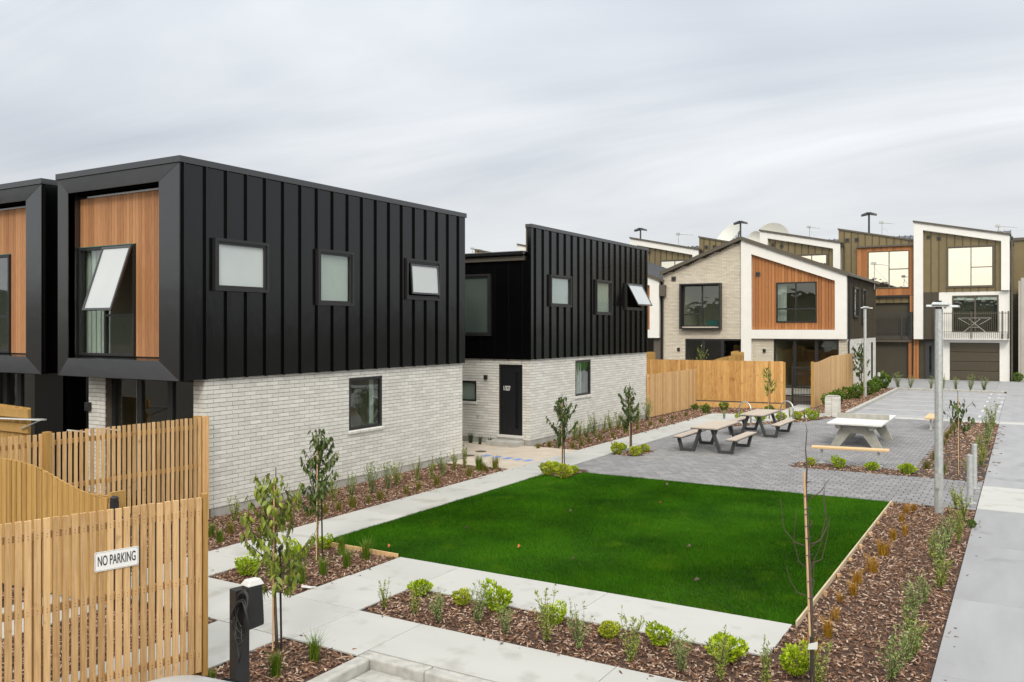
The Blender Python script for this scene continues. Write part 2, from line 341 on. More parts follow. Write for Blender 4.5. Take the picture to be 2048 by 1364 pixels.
def boards(parent, m, pl, c, a0, a1, zb, top, ops, pitch, d0=0., d1=.02, brk=(), gap=.006, name='board'):
    n = max(1, round((a1-a0)/pitch)); w = (a1-a0)/n
    for i in range(n):
        dd = random.uniform(-.0012, .0012)
        p, q = a0+i*w+gap/2, a0+(i+1)*w-gap/2
        oo = [(p-.01 if o[0] < p+.012 else o[0], q+.01 if o[1] > q-.012 else o[1], o[2], o[3]) for o in ops if o[0] < q-.012 and o[1] > p+.012]
        for py in cols(p, q, zb, top, oo, brk): MB().ppoly(pl, c, py, d0, d1+dd).build(name, m, parent)
BL, BH, BJ = .31, .086, .010
def bricks(parent, m, pl, c, a0, a1, z0, z1, ops=(), top=None, nparts=300, off=0.):
    parts = []; row = 0; z = z0
    while z < z1-.012:
        zt = min(z+BH-BJ, z1); a = a0-BL*(.5 if row % 2 else 0)-off
        while a < a1:
            p, q = max(a+BJ/2, a0), min(a+BL-BJ/2, a1)
            if q-p > .015:
                segs = [(p, q, z, zt)]
                for o in ops:
                    ns = []
                    for (s0, s1, t0, t1) in segs:
                        if s1 <= o[0] or s0 >= o[1] or t1 <= o[2] or t0 >= o[3]: ns.append((s0, s1, t0, t1)); continue
                        if s0 < o[0]: ns.append((s0, o[0], t0, t1))
                        if s1 > o[1]: ns.append((o[1], s1, t0, t1))
                        u0, u1 = max(s0, o[0]), min(s1, o[1])
                        if t0 < o[2]: ns.append((u0, u1, t0, o[2]))
                        if t1 > o[3]: ns.append((u0, u1, o[3], t1))
                    segs = ns
                for s_ in segs:
                    if s_[1]-s_[0] > .012 and s_[3]-s_[2] > .012 and (top is None or s_[3] < min(top(s_[0]), top(s_[1]))-.02): parts.append(s_)
            a += BL
        z += BH; row += 1
    def dist(s_):
        a, zc = (s_[0]+s_[1])/2, (s_[2]+s_[3])/2
        x, y = (a, c) if pl == 'Y' else (c, a)
        return x*x+y*y+(zc-H_)**2 - 1e3*((s_[1]-s_[0]) > BL*.9)
    parts.sort(key=dist); cache = {}
    for i, s_ in enumerate(parts[:nparts]):
        w, h = round(s_[1]-s_[0], 3), round(s_[3]-s_[2], 3); d = random.choice((0., .001, .002, .0025))
        k = (w, h, d)
        if k not in cache:
            cache[k] = MB().pbox(pl, 0, -w/2, w/2, -h/2, h/2, -.01, .010+d, r=0.).mesh('brick', m)
        a, zc = (s_[0]+s_[1])/2, (s_[2]+s_[3])/2
        inst(cache[k], 'brick', parent, (a, c, zc) if pl == 'Y' else (c, a, zc))
    b = MB()
    for s_ in parts[nparts:]: b.pbox(pl, c, s_[0], s_[1], s_[2], s_[3], -.01, .010+random.choice((0., .001, .002)))
    b.build('brickwork', m, parent, kind='stuff')
def window(parent, pl, c, a0, a1, z0, z1, proj=.0, fw=.05, bars=(), hbars=(), glassm=None, back=None, backd=.1, m=None, surround=0., sash=None, sill=False, sp=.11):
    """outer rect a0..a1,z0..z1 ; surround = projecting flashing box ; sash = (a0,a1,z0,z1,angle) opened awning sash"""
    m = m or ALU; b = MB(); glassm = glassm or GL
    if surround:
        s_ = surround
        for r in ((a0, a1, z1-s_, z1), (a0, a1, z0, z0+s_), (a0, a0+s_, z0+s_, z1-s_), (a1-s_, a1, z0+s_, z1-s_)): b.pbox(pl, c, *r, 0, sp)
        a0 += s_; a1 -= s_; z0 += s_; z1 -= s_
    d0, d1 = proj-.05, proj+.035
    for r in ((a0, a1, z1-fw, z1), (a0, a1, z0, z0+fw), (a0, a0+fw, z0+fw, z1-fw), (a1-fw, a1, z0+fw, z1-fw)): b.pbox(pl, c, *r, d0, d1)
    for x in bars: b.pbox(pl, c, x-fw*.5, x+fw*.5, z0+fw, z1-fw, d0+.002, d1-.002)
    for p, q, z in hbars: b.pbox(pl, c, p+.001, q-.001, z-fw*.5, z+fw*.5, d0+.004, d1-.004)
    w = b.build('window', m, parent)
    xs = [a0+fw, *bars, a1-fw]
    for p, q in zip(xs, xs[1:]):
        zs = [z0+fw]+[z for (h0, h1, z) in hbars if h0 < (p+q)/2 < h1]+[z1-fw]
        for zz0, zz1 in zip(zs, zs[1:]):
            if sash and sash[0] < (p+q)/2 < sash[1] and sash[2] < (zz0+zz1)/2 < sash[3]: continue
            MB().pbox(pl, c, p, q, zz0, zz1, proj-.012, proj-.006).build('pane', glassm, w)
    if back: MB().pbox(pl, c, a0+fw, a1-fw, z0+fw, z1-fw, proj-backd-.01, proj-backd).build('blind', back, w)
    if sash:
        s0, s1, t0, t1, ang = sash; ca, sa = math.cos(ang), math.sin(ang); sw = .045
        def P(a, h, d):   # h measured down from hinge
            dd = proj+.04+d*ca+h*sa; z = t1-h*ca+d*sa
            return (a, c-dd, z) if pl == 'Y' else (c-dd, a, z)
        hh = t1-t0
        def sb(b_, p, q, h0, h1, e0, e1): b_.hexa([P(p, h1, e0), P(q, h1, e0), P(q, h1, e1), P(p, h1, e1), P(p, h0, e0), P(q, h0, e0), P(q, h0, e1), P(p, h0, e1)])
        b = MB()
        sb(b, s0, s1, 0, sw, 0, .04); sb(b, s0, s1, hh-sw, hh, 0, .04); sb(b, s0, s0+sw, sw, hh-sw, 0, .04); sb(b, s1-sw, s1, sw, hh-sw, 0, .04)
        b.build('sash', FLASH, w); b = MB(); sb(b, s0+sw, s1-sw, sw, hh-sw, .012, .02); b.build('pane', sash_glass, w)
    return w
sash_glass = FROSTB
def room(parent, pl, c, a0, a1, z0, z1, depth, m=None, d=-.12):
    b = MB(); t = .03
    b.pbox(pl, c, a0-t, a1+t, z0-t, z1+t, d-depth-t, d-depth)
    b.pbox(pl, c, a0-t, a0, z0, z1, d-depth, d); b.pbox(pl, c, a1, a1+t, z0, z1, d-depth, d)
    b.pbox(pl, c, a0-t, a1+t, z0-t, z0, d-depth, d); b.pbox(pl, c, a0-t, a1+t, z1, z1+t, d-depth, d)
    return b.build('room', m or ROOM, parent)
def wlight(parent, pl, c, a, z, s=.06):
    MB().pbox(pl, c, a-s, a+s, z-s*1.3, z+s*1.3, .006, .09).build('wall_light', ALU, parent, bevel=.006)
def vent(parent, pl, c, a, z, s=.12, d=.07):
    b = MB().pbox(pl, c, a-s, a+s, z-s, z+s, .0, d); o = b.build('vent', TRIM, parent)
    b = MB()
    for k in range(4): b.pbox(pl, c, a-s*.75, a+s*.75, z-s*.7+k*s*.36, z-s*.7+k*s*.36+.04, d, d+.012)
    b.build('louvre', ALU, o)
def onion(lst): return lst
# ================================================================== GROUND
def sheet(name, m, rects, z, kind='structure', parent=None):
    b = MB()
    for x0, x1, y0, y1 in rects: b.add([(x0, y0, z), (x1, y0, z), (x1, y1, z), (x0, y1, z)], [(0, 1, 2, 3)])
    return b.build(name, m, parent, kind=kind)
sheet('ground', SOIL, [(-400, 700, -500, 500)], -.25)
def slabs(name, m, rects, bed=SAND, alt=None, thick=.1, z=0.):
    """a paved area: bedding sheet (structure) with one child mesh per cast slab"""
    b = MB()
    for x0, x1, y0, y1 in rects: b.box(x0, y0, z-thick-.04, x1, y1, z-.02)
    base = b.build(name, bed, None, kind='structure')
    for i, (x0, x1, y0, y1) in enumerate(rects):
        MB().box(x0+.004, y0+.004, z-thick-.03, x1-.004, y1-.004, z).build('slab', (alt or {}).get(i, m), base, bevel=.006)
    return base
# footpath along the houses
xs = [2.0, 4.6, 7.45, 10.55, 13.45, 16.4, 19.4, 22.6, 25.8, 28.9, 31.9, 34.6]
slabs('footpath', SLAB, [(a, b, 10.46, 11.6) for a, b in zip(xs, xs[1:])])
# cross paths round the small beds
cr_ = [(7.45, 8.65, 8.7, 10.458), (7.45, 8.65, 7.5, 8.7), (8.65, 9.8, 7.5, 8.68), (9.8, 11.0, 7.5, 8.66), (9.8, 11.0, 5.0, 7.5), (9.8, 11.0, 2.49, 5.0),
       (7.452, 8.65, 6.476, 7.5), (7.64, 8.65, 3.83, 6.476), (7.64, 8.65, 1.2, 3.83), (7.64, 8.65, .88, 1.2)]
slabs('cross_path', SLAB, cr_)
slabs('gate_path', SLAB, [(2.6, 5.0, 7.62, 8.76), (5.0, 7.44, 7.62, 8.76)])
# entry court between the two black houses
slabs('entry_court', SLABP, [(19.3, 21.3, 11.602, 13.62), (21.3, 23.34, 11.602, 13.62), (20.25, 23.34, 13.622, 16.2), (20.25, 23.34, 16.2, 19.5)])
# gate path and cross path beyond the plaza
b = MB(); poly = [(34.62, 11.6), (34.62, 10.46), (31.0, 10.46), (34.9, 8.25), (37.4, 7.15), (38.9, 6.75), (38.9, 7.4), (37.6, 8.6), (42.6, 8.5), (42.6, 9.35), (39.4, 9.3), (37.0, 9.6), (36.3, 11.6)]
b.prism([(x, y, -.1) for x, y in poly], (0, 0, .098)); bp_ = b.build('curved_path', SLAB, kind='structure')
# driveway on the right
dx = [7.64, 10.2, 13.2, 16.6, 19.95, 22.9, 26.3, 30.0, 34.0, 38.0]
dr = [(a, b, -3.0, .85) for a, b in zip(dx, dx[1:])] + [(a, b, -9.0, -3.0) for a, b in zip(dx, dx[1:])]
slabs('driveway', SLABG, dr, alt={4: SLAB, 13: SLAB})
slabs('threshold_strip', SLAB, [(38.0, 38.9, -3, .86), (38.0, 38.9, .86, 3.0), (38.0, 38.9, 3.0, 6.4)])
slabs('forecourt', SLABG, [(38.9, 57.0, -9, -2.2), (38.9, 57.0, -2.2, .9), (57.1, 68.6, -9, 1.5), (57.1, 68.6, 1.5, 6.5), (57.1, 68.6, 6.5, 12.5), (57.1, 68.6, 12.5, 30)])
pk = slabs('parking_bays', SLABG, [(38.9, 44.5, .9, 6.42), (44.5, 50.0, .9, 6.42), (50.0, 55.7, .9, 6.42)])
b = MB()
xl = [39.4, 42.1, 44.9, 47.6, 50.4, 53.1]
for x in xl: b.box(x-.06, 1.7, .002, x+.06, 6.3, .0045)
o = b.build('bay_line', PAINTW, pk)
for i, x in enumerate(xl): text(str(11+i), 'bay_number', pk, ((x+1.3), 1.35, .004), (0, 0, -math.pi/2), 1.5, PAINTW, .7, .0004, .0)
# kerbs of the parking bays
def kerb(pts, label, w=.16, h=.12):
    for (x0, y0), (x1, y1) in zip(pts, pts[1:]): pass
b = MB(); b.box(38.9, 6.43, -.15, 55.7, 6.62, .12); b.box(55.71, 1.0, -.15, 55.88, 6.62, .118); k = b.build('kerb', KERB, kind='structure', bevel=.03)
# near parking kerb, lower road surface
b = MB(); b.box(7.452, -6, -.16, 7.63, 3.1, .0); b.box(7.452, 3.106, -.16, 7.63, 5.55, .0); b.box(7.452, 5.556, -.16, 7.63, 6.47, .0); b.box(4.6, 6.29, -.16, 7.446, 6.465, .0); b.box(1.2, 6.29, -.16, 4.594, 6.465, 0)
k = b.build('near_kerb', KERB, kind='structure', bevel=.022)
b = MB(); b.box(-12, -9, -.3, 7.45, 6.28, -.125); b.box(-12, 6.28, -.3, 1.2, 14, -.13); b.build('near_parking', SLABG, kind='structure')
b = MB(); b.box(7.15, -6, -.125, 7.44, 6.27, -.119); b.box(1.2, 5.98, -.125, 7.14, 6.28, -.119); b.build('gutter_channel', KERB, kind='structure')
# beds -------------------------------------------------------------
BEDS = {'house_bed': [(5.0, 11.2, 11.602, 13.72), (11.2, 19.28, 11.602, 13.66)],
        'second_house_bed': [(23.345, 36.4, 11.602, 13.3)],
        'tree_bed': [(8.652, 10.97, 8.682, 10.458)],
        'front_bed': [(8.652, 9.798, 2.43, 7.498)],
        'long_bed': [(8.652, 19.81, .852, 2.43), (9.798, 11.0, 2.43, 2.489)],
        'corner_bed': [(3.0, 7.448, 6.47, 7.618), (3.0, 7.448, 8.762, 10.458)],
        'lawn_corner_bed': [(18.95, 20.15, 9.72, 10.44)],
        'plaza_corner_bed': [(23.0, 24.5, 9.5, 10.3)],
        'bench_bed': [(23.45, 24.5, 2.45, 5.36), (23.45, 37.99, .852, 2.45)],
        'kerb_bed': [(55.9, 57.05, 1.2, 6.6)]}
BEDP = {'fence_bed': [(36.42, 11.62), (36.42, 13.0), (39.0, 13.0), (39.9, 9.5), (41, 9.36), (39.4, 9.32), (37.1, 9.62)],
        'hoop_bed': [(31.2, 10.3), (34.8, 8.22), (37.3, 7.12), (37.1, 6.75), (34.6, 7.62), (31.0, 9.9)],
        'side_bed': [(37.8, 8.55), (42.5, 8.42), (51, 8.42), (56.9, 8.42), (56.9, 6.64), (39.0, 6.64), (38.95, 7.5)]}
chipv = {}
bedpts = []          # (x, y) of all chips
for n, rs in BEDS.items():
    if n == 'house_bed': rs = rs[:2]
    sheet(n, MULCHB, rs, -.035)
    for x0, x1, y0, y1 in rs:
        d = math.hypot((x0+x1)/2, (y0+y1)/2); dens = 720 if d < 14 else 560 if d < 20 else 380 if d < 28 else 230
        k = int((x1-x0)*(y1-y0)*dens); bedpts.append(np.c_[RNG.uniform(x0+.02, x1-.02, k), RNG.uniform(y0+.02, y1-.02, k)])
def inpoly(P, poly):
    r = np.zeros(len(P), bool); n = len(poly)
    for i in range(n):
        x0, y0 = poly[i]; x1, y1 = poly[(i+1) % n]
        c = ((y0 > P[:, 1]) != (y1 > P[:, 1])) & (P[:, 0] < (x1-x0)*(P[:, 1]-y0)/((y1-y0) or 1e-9)+x0); r ^= c
    return r
for n, poly in BEDP.items():
    MB().add([(x, y, -.03 if n != 'hoop_bed' else .004) for x, y in poly], [tuple(range(len(poly)))]).build(n, MULCHB, kind='structure')
    a = np.array(poly); k = int(np.ptp(a[:, 0])*np.ptp(a[:, 1])*160); P = np.c_[RNG.uniform(a[:, 0].min(), a[:, 0].max(), k), RNG.uniform(a[:, 1].min(), a[:, 1].max(), k)]
    P = P[inpoly(P, poly)]; bedpts.append(P)
def chips(P, frac, name, m, seed):
    r = np.random.default_rng(seed); P = P[r.random(len(P)) < frac]; n = len(P)
    far = np.clip(np.hypot(P[:, 0], P[:, 1])/18, 1, 2.2)
    ln = r.uniform(.012, .042, n)*far; wd = r.uniform(.0045, .012, n)*far; hh = r.uniform(.002, .004, n)*far
    an = r.uniform(0, math.pi, n); ti = r.normal(0, .28, n); ro = r.normal(0, .45, n)
    ux = np.c_[np.cos(an)*np.cos(ti), np.sin(an)*np.cos(ti), np.sin(ti)]
    vy = np.c_[-np.sin(an)*np.cos(ro), np.cos(an)*np.cos(ro), np.sin(ro)]; wz = np.cross(ux, vy)
    C = np.c_[P, -.022+r.uniform(0, .026, n)+.022*((P[:, 0] > 30.8) & (P[:, 0] < 37.4) & (P[:, 1] < 10.4) & (P[:, 1] > 6.7))]
    V = np.empty((n, 8, 3))
    k = 0
    for sz in (-1, 1):
        for sx, sy in ((-1, -1), (1, -1), (1, 1), (-1, 1)):
            taper = 1 if sx > 0 else .55
            V[:, k] = C+ux*(ln*sx)[:, None]+vy*(wd*sy*taper)[:, None]+wz*(hh*sz)[:, None]; k += 1
    q = np.array([(4, 5, 6, 7), (0, 1, 5, 4), (1, 2, 6, 5), (2, 3, 7, 6), (3, 0, 4, 7)])
    Fc = (np.arange(n)[:, None, None]*8+q[None]).reshape(-1, 4)
    return rawmesh(name, V.reshape(-1, 3), Fc, np.repeat(r.random(n), 5), m, 'stuff')
AP = np.concatenate(bedpts)
o = chips(AP, .76, 'bark_mulch', CHIP, 3); tag(o, 'dark brown bark chips spread over all the planting beds', 'mulch')
o = chips(AP, .24, 'wood_chips', CHIPL, 4); tag(o, 'pale splintered wood chips scattered among the dark bark mulch', 'mulch')
edge = []
for x0, x1, y0, y1 in ((7.6, 20, 11.40, 11.60), (8.4, 8.65, 2.5, 7.4), (9.8, 10.0, 2.5, 7.4), (9.0, 19.8, .66, .85), (23.4, 38, .60, .85), (23.5, 34, 11.36, 11.6), (7.46, 7.7, 6.5, 7.5), (8.5, 11, 8.48, 8.68), (8.7, 11, 10.46, 10.62)):
    k = int((x1-x0)*(y1-y0)*9)+3; edge.append(np.c_[RNG.uniform(x0, x1, k), RNG.uniform(y0, y1, k)])
edge = np.concatenate(edge); o = chips(edge, 1., 'loose_chips', CHIP, 9); o.location.z = .012; tag(o, 'loose dark bark chips kicked onto the concrete path edges', 'mulch')
# lawn -------------------------------------------------------------
LAWN = [(11.02, 2.48), (19.78, 2.46), (19.80, 9.70), (18.93, 9.72), (18.93, 10.44), (11.0, 10.44), (11.0, 8.68), (11.02, 8.66)]
MB().add([(x, y, -.03) for x, y in LAWN], [tuple(range(len(LAWN)))]).build('lawn', SOIL, kind='structure')
k = 560000; P = np.c_[RNG.uniform(11.0, 19.86, k), RNG.uniform(2.46, 10.5, k)]
keep = inpoly(P+RNG.normal(0, .014, P.shape)+.012*np.c_[np.sin(P[:, 1]*5), np.sin(P[:, 0]*4)], LAWN) & (RNG.random(k) < np.clip(15.5/np.hypot(P[:, 0], P[:, 1]), .55, 1)); P = P[keep]; n = len(P)
an = RNG.uniform(0, 2*math.pi, n); h = RNG.uniform(.030, .062, n); w = RNG.uniform(.003, .0055, n)*np.clip(np.hypot(P[:, 0], P[:, 1])/13, 1, 2)
swirl = np.sin(P[:, 0]*1.7+np.sin(P[:, 1]*1.3)*2)+np.sin(P[:, 1]*2.3+P[:, 0]*.7); h *= 1+.10*swirl
lx = RNG.normal(0, .016, n)+.009*np.sin(P[:, 1]*.9+P[:, 0]*.6); ly = RNG.normal(0, .016, n)+.009*np.cos(P[:, 0]*1.1)
V = np.empty((n, 3, 3)); z0 = np.full(n, -.03)
V[:, 0] = np.c_[P[:, 0]-np.cos(an)*w, P[:, 1]-np.sin(an)*w, z0]; V[:, 1] = np.c_[P[:, 0]+np.cos(an)*w, P[:, 1]+np.sin(an)*w, z0]
V[:, 2] = np.c_[P[:, 0]+lx, P[:, 1]+ly, z0+h]
o = rawmesh('grass', V.reshape(-1, 3), np.arange(3*n).reshape(-1, 3), RNG.random(n), GRASS, 'stuff'); tag(o, 'short dense deep green lawn grass filling the square between the paths', 'grass')
# timber edging
b = MB(); b.bar((11.02, 2.445, -.0), (19.80, 2.425, -.0), .024, .085); o = b.build('timber_edging', mat('weathered_edging', (.42, .32, .20), (.62, .52, .38), rough=.85, ns=4, stretch=(.6, 10, 10), var=.1, noise=.9), kind=None); tag(o, 'long thin timber edging board between the lawn and the long bark bed', 'garden edging')
ORG[o.name] = (0, 0, 0)
for i in range(9): x = 11.5+i*1.0; MB().box(x-.02, 2.36, -.06, x+.02, 2.405, .035).build('peg', PINE, o)
b = MB(); b.bar((10.985, 8.70, 0), (11.0, 10.44, 0), .026, .09); o = b.build('timber_edging', PINE); tag(o, 'short timber edging board between the lawn and the square tree bed', 'garden edging')
# plaza ------------------------------------------------------------
sheet('plaza', SAND, [(19.82, 38.0, .852, 10.458)], -.012)
PL = [(19.83, .853), (23.43, .853), (23.43, 5.38), (24.52, 5.38), (24.52, 2.47), (37.98, 2.47), (37.98, 6.5), (37.1, 6.74), (34.6, 7.6), (31.0, 9.88), (31.0, 10.44), (20.17, 10.44), (20.17, 9.70), (19.83, 9.70)]
HOLE = (22.98, 24.52, 9.48, 10.32)
pc = []
px_, py_ = .2, .25
for i in range(92):
    for j in range(-1, 41):
        x = 19.83+i*px_; y = .853+j*py_+(.125 if i % 2 else 0); x1 = x+px_; y1 = min(y+py_, 10.44); y = max(y, .853)
        if y1-y < .03: continue
        c = np.array([((x+x1)/2, (y+y1)/2)])
        if not inpoly(c, PL)[0] or (HOLE[0] < c[0, 0] < HOLE[1] and HOLE[2] < c[0, 1] < HOLE[3]): continue
        pc.append((x, x1, y, y1))
pc.sort(key=lambda r: r[0]**2+r[2]**2)
plz = bpy.data.objects['plaza']
def paver(b, x, x1, y, y1, z, r=None):
    g_ = .006; c = .010; x += g_; x1 -= g_; y += g_+.002; y1 -= g_+.002
    b.add([(x, y, z-.03), (x1, y, z-.03), (x1, y1, z-.03), (x, y1, z-.03), (x, y, z-c), (x1, y, z-c), (x1, y1, z-c), (x, y1, z-c), (x+c, y+c, z), (x1-c, y+c, z), (x1-c, y1-c, z), (x+c, y1-c, z)],
          [(0, 1, 5, 4), (1, 2, 6, 5), (2, 3, 7, 6), (3, 0, 4, 7), (4, 5, 9, 8), (5, 6, 10, 9), (6, 7, 11, 10), (7, 4, 8, 11), (8, 9, 10, 11)], 0, r)
cache = {}
for i, (x, x1, y, y1) in enumerate(pc[:300]):
    k = round(y1-y, 3)
    if k not in cache: b = MB(); paver(b, -.1, .1, -k/2, k/2, 0, 0.); cache[k] = b.mesh('paver', PAVER)
    inst(cache[k], 'paver', plz, ((x+x1)/2, (y+y1)/2, random.uniform(-.0015, .001)))
b = MB()
for (x, x1, y, y1) in pc[300:]: paver(b, x, x1, y, y1, random.uniform(-.0015, .001))
b.build('paving', PAVER, plz, kind='stuff')
b = MB()
for x in (23.0, 24.46): b.box(x, 9.5, -.05, x+.02, 10.3, -.004)
# ================================================================== unseen neighbourhood behind the photographer, added for windows and metal to reflect
b = MB(); n = 72; rr = random.Random(5); pr_ = []
for i in range(n):
    a = math.radians(95+i*3.3); r0 = 330+20*math.sin(i*.7); hgt = 11+5*math.sin(i*.35)+2.5*math.sin(i*1.1)+rr.uniform(0, 2); pr_.append((a, r0, hgt))
vs = []; fs = []
for a, r0, hgt in pr_:
    for rr_, zz_ in ((r0-90, -.3), (r0-40, hgt*.55), (r0, hgt), (r0+80, -.3)): vs.append((rr_*math.cos(a), rr_*math.sin(a), zz_))
for i in range(n-1):
    for k in range(3): q = i*4+k; fs.append((q, q+1, q+5, q+4))
b.add(vs, fs); b.build('hills', mat('distant_hill', (.03, .04, .03), (.055, .065, .05), rough=1, spec=.1, ns=.02, var=0, noise=1), kind='structure', smooth=True)
for i, (hx, hy, wx, wy, hh) in enumerate(((-34, 22, 9, 14, 6.4), (-34, 4, 9, 14, 6.6), (-34, -14, 9, 14, 6.4), (4, -34, 14, 9, 6.4), (22, -34, 14, 9, 6.6), (40, -34, 14, 9, 6.4))):
    T = thing('added_house', 'dark two storey house added out of view behind the viewpoint for reflections, plot %s' % ('north', 'west', 'south', 'corner', 'opposite', 'far')[i], 'house', (hx, hy, 0))
    MB().box(hx-wx/2, hy-wy/2, -.1, hx+wx/2, hy+wy/2, 2.7).build('lower_wall', BRICK, T); MB().box(hx-wx/2-.1, hy-wy/2-.1, 2.7, hx+wx/2+.1, hy+wy/2+.1, hh).build('upper_wall', BRONZED, T)
    MB().box(hx-wx/2-.3, hy-wy/2-.3, hh, hx+wx/2+.3, hy+wy/2+.3, hh+.25).build('roof', ROOFM, T)
    for k in range(3):
        for z0, z1 in ((.4, 2.4), (3.4, 5.2)):
            if i < 3: y = hy-4.5+k*4; MB().box(hx+wx/2+.1, y, z0, hx+wx/2+.16, y+2, z1).build('window', CARG, T)
            else: x = hx-4.5+k*4; MB().box(x, hy+wy/2+.1, z0, x+2, hy+wy/2+.16, z1).build('window', CARG, T)
# ================================================================== BLACK HOUSES
def framed_house(dx, dy, label, full=True):
    X, Y = 10.65+dx, 13.62+dy; XB, YB = 11.27+dx, 13.67+dy; YL = Y+3.87; XE = 20.21
    T = thing('black_house', label, 'house', (XB, YB, 0), 'black clad houses with a timber framed front')
    # --- side facade (faces -Y)
    ops = [(11.40, 12.79, 4.42, 5.45), (14.24, 15.43, 4.20, 5.46), (17.44, 18.90, 4.42, 5.47)] if full else []
    wall('wall', T, BLACK, 'Y', Y, X+.02, XE, 2.70, 6.8, -.12, -.0, [(o[0]+.06, o[1]-.06, o[2]+.06, o[3]-.06) for o in ops])
    cladding(T, BLACK, 'Y', Y, X, XE, 2.70, 6.8, ops, .508, X+.07, rib=.05)
    if full:
        bw = (15.41, 16.63, 1.27, 2.51)
        wall('brick_backing', T, MORT, 'Y', YB, XB, XE-.05, .16, 2.70, -.2, -.004, [bw])
        bricks(T, BRICK, 'Y', YB, XB, XE-.05, .16, 2.72, [bw], off=.1)
        MB().box(XB+.01, YB+.006, -.3, XE-.06, YB+.2, .16).build('foundation', CONC, T)
        window(T, 'Y', Y, *ops[0][:2], 4.42, 5.45, proj=.05, surround=.06, glassm=FROST)
        window(T, 'Y', Y, *ops[1][:2], 4.20, 5.46, proj=.05, surround=.06, glassm=GL, back=BLIND, backd=.05)
        window(T, 'Y', Y, *ops[2][:2], 4.42, 5.47, proj=.05, surround=.06, sash=(17.57, 18.77, 4.56, 5.34, .06), glassm=FROST)
        window(T, 'Y', YB, *bw, proj=-.03, fw=.065); room(T, 'Y', YB, 15.2, 16.9, .9, 2.65, 2.2, m=ROOM)
        MB().pbox('Y', YB, 16.40, 16.55, 1.33, 2.45, -.22, -.2).build('curtain', CURT, T)
        n = 13
        for i in range(n):
            a = 15.37+i*(16.67-15.37)/n
            MB().hexa([(a+.004, YB-.055, 1.19), (a+.094, YB-.055, 1.19), (a+.094, YB+.0, 1.20), (a+.004, YB+.0, 1.20), (a+.004, YB-.06, 1.245), (a+.094, YB-.06, 1.245), (a+.094, YB+.0, 1.268), (a+.004, YB, 1.268)]).build('sill_brick', BRICK, T)
    else:
        MB().box(XB, YB, -.2, XE, YB+.15, 2.70).build('ground_wall', BLACK, T)
    # --- flashing cap
    b = MB(); b.box(X-.035, Y-.06, 6.80, XE+.03, Y+.12, 6.925); b.box(X-.035, Y+.12, 6.80, X+.12, YL+.03, 6.925); b.box(XE-.12, Y+.12, 6.80, XE+.03, YL+.03, 6.925); b.box(X+.12, YL-.1, 6.80, XE-.12, YL+.03, 6.925)
    b.build('parapet_flashing', FLASH, T, bevel=.006)
    MB().box(X+.1, Y+.1, 6.62, XE-.1, YL-.08, 6.7).build('roof', ROOFM, T)
    b = MB(); b.box(X+.02, YL-.02, -.2 if not full else 2.7, XE, YL, 6.8); b.box(XB, YL-.14, -.2, XE, YL-.021, 2.7); b.box(XE-.12, Y+.1, 2.7, XE, YL-.021, 6.8); b.box(XE-.17, YB+.2, -.2, XE-.05, YL-.15, 2.699)
    b.build('rear_wall', BLACK, T)
    # --- picture frame front (mitred, four boards sloping inwards)
    yo0, yo1, zo0, zo1 = Y-.005, YL, 2.69, 6.80; yi0, yi1, zi0, zi1 = 14.25+dy, 17.18+dy, 3.06, 6.50; xi = X+.03
    O = [(yo0, zo0), (yo1, zo0), (yo1, zo1), (yo0, zo1)]; I = [(yi0, zi0), (yi1, zi0), (yi1, zi1), (yi0, zi1)]
    for k in range(4):
        k2 = (k+1) % 4; g_ = .0015
        a, b2, c, d = O[k], O[k2], I[k2], I[k]
        MB().hexa([(X+.16, a[0], a[1]), (X+.16, b2[0], b2[1]), (xi+.16, c[0], c[1]), (xi+.16, d[0], d[1]), (X, a[0], a[1]), (X, b2[0], b2[1]), (xi, c[0], c[1]), (xi, d[0], d[1])]).build('frame_board', FLASH, T, bevel=.004)
    XI = X+.32      # timber plane
    b = MB(); t = .02
    b.box(xi+.02, yi0-t, zi0-t, XI+.05, yi0, zi1+t); b.box(xi+.02, yi1, zi0-t, XI+.05, yi1+t, zi1+t); b.box(xi+.02, yi0, zi1, XI+.05, yi1, zi1+t)
    b.hexa([(xi+.02, yi0, zi0-t), (XI+.05, yi0, zi0-t), (XI+.05, yi1, zi0-t), (xi+.02, yi1, zi0-t), (xi+.02, yi0, zi0), (XI+.05, yi0, zi0+.05), (XI+.05, yi1, zi0+.05), (xi+.02, yi1, zi0)])
    b.build('reveal', FLASH, T)
    wy0, wy1, wz0, wz1 = 15.33+dy, 17.16+dy, 3.12, 5.36
    MB().box(X+.17, Y+.02, 2.70, XI+.16, YL-.02, 2.72).build('soffit', FLASH, T)
    wall('front_backing', T, MATS['black_rubber'], 'X', XI, yi0-.01, yi1+.01, zi0-.02, 6.44, -.1, -.001, [(wy0, wy1, wz0, wz1)])
    boards(T, CEDAR, 'X', XI, yi0+.01, yi1-.01, zi0+.06, 6.40, [(wy0-.02, wy1+.02, wz0-.1, wz1+.03)], .098)
    MB().box(XI-.05, yi0+.01, 6.405, XI, yi1-.3, 6.44).build('head_trim', STEEL, T)
    mid = 16.27+dy
    MB().box(XI-.05, wy0-.01, wz1+.012, XI-.02, wy1+.01, wz1+.026).build('head_flashing', GREENP, T)
    window(T, 'X', XI, wy0, wy1, wz0, wz1, proj=.03, fw=.05, bars=(mid,), hbars=((wy0, mid, 3.95),), sash=((wy0+.02, mid+.02, 3.96, 5.34, .33) if full else None))
    room(T, 'X', XI, yi0+.02, yi1-.02, 2.9, 5.6, 2.6, m=ROOM)
    b = MB()
    for k in range(10): a = mid+.06+k*.082; b.box(XI+.10+(k % 2)*.03, a, 3.1, XI+.12+(k % 2)*.03, a+.082, 5.34)
    b.build('curtain', CURT, T)
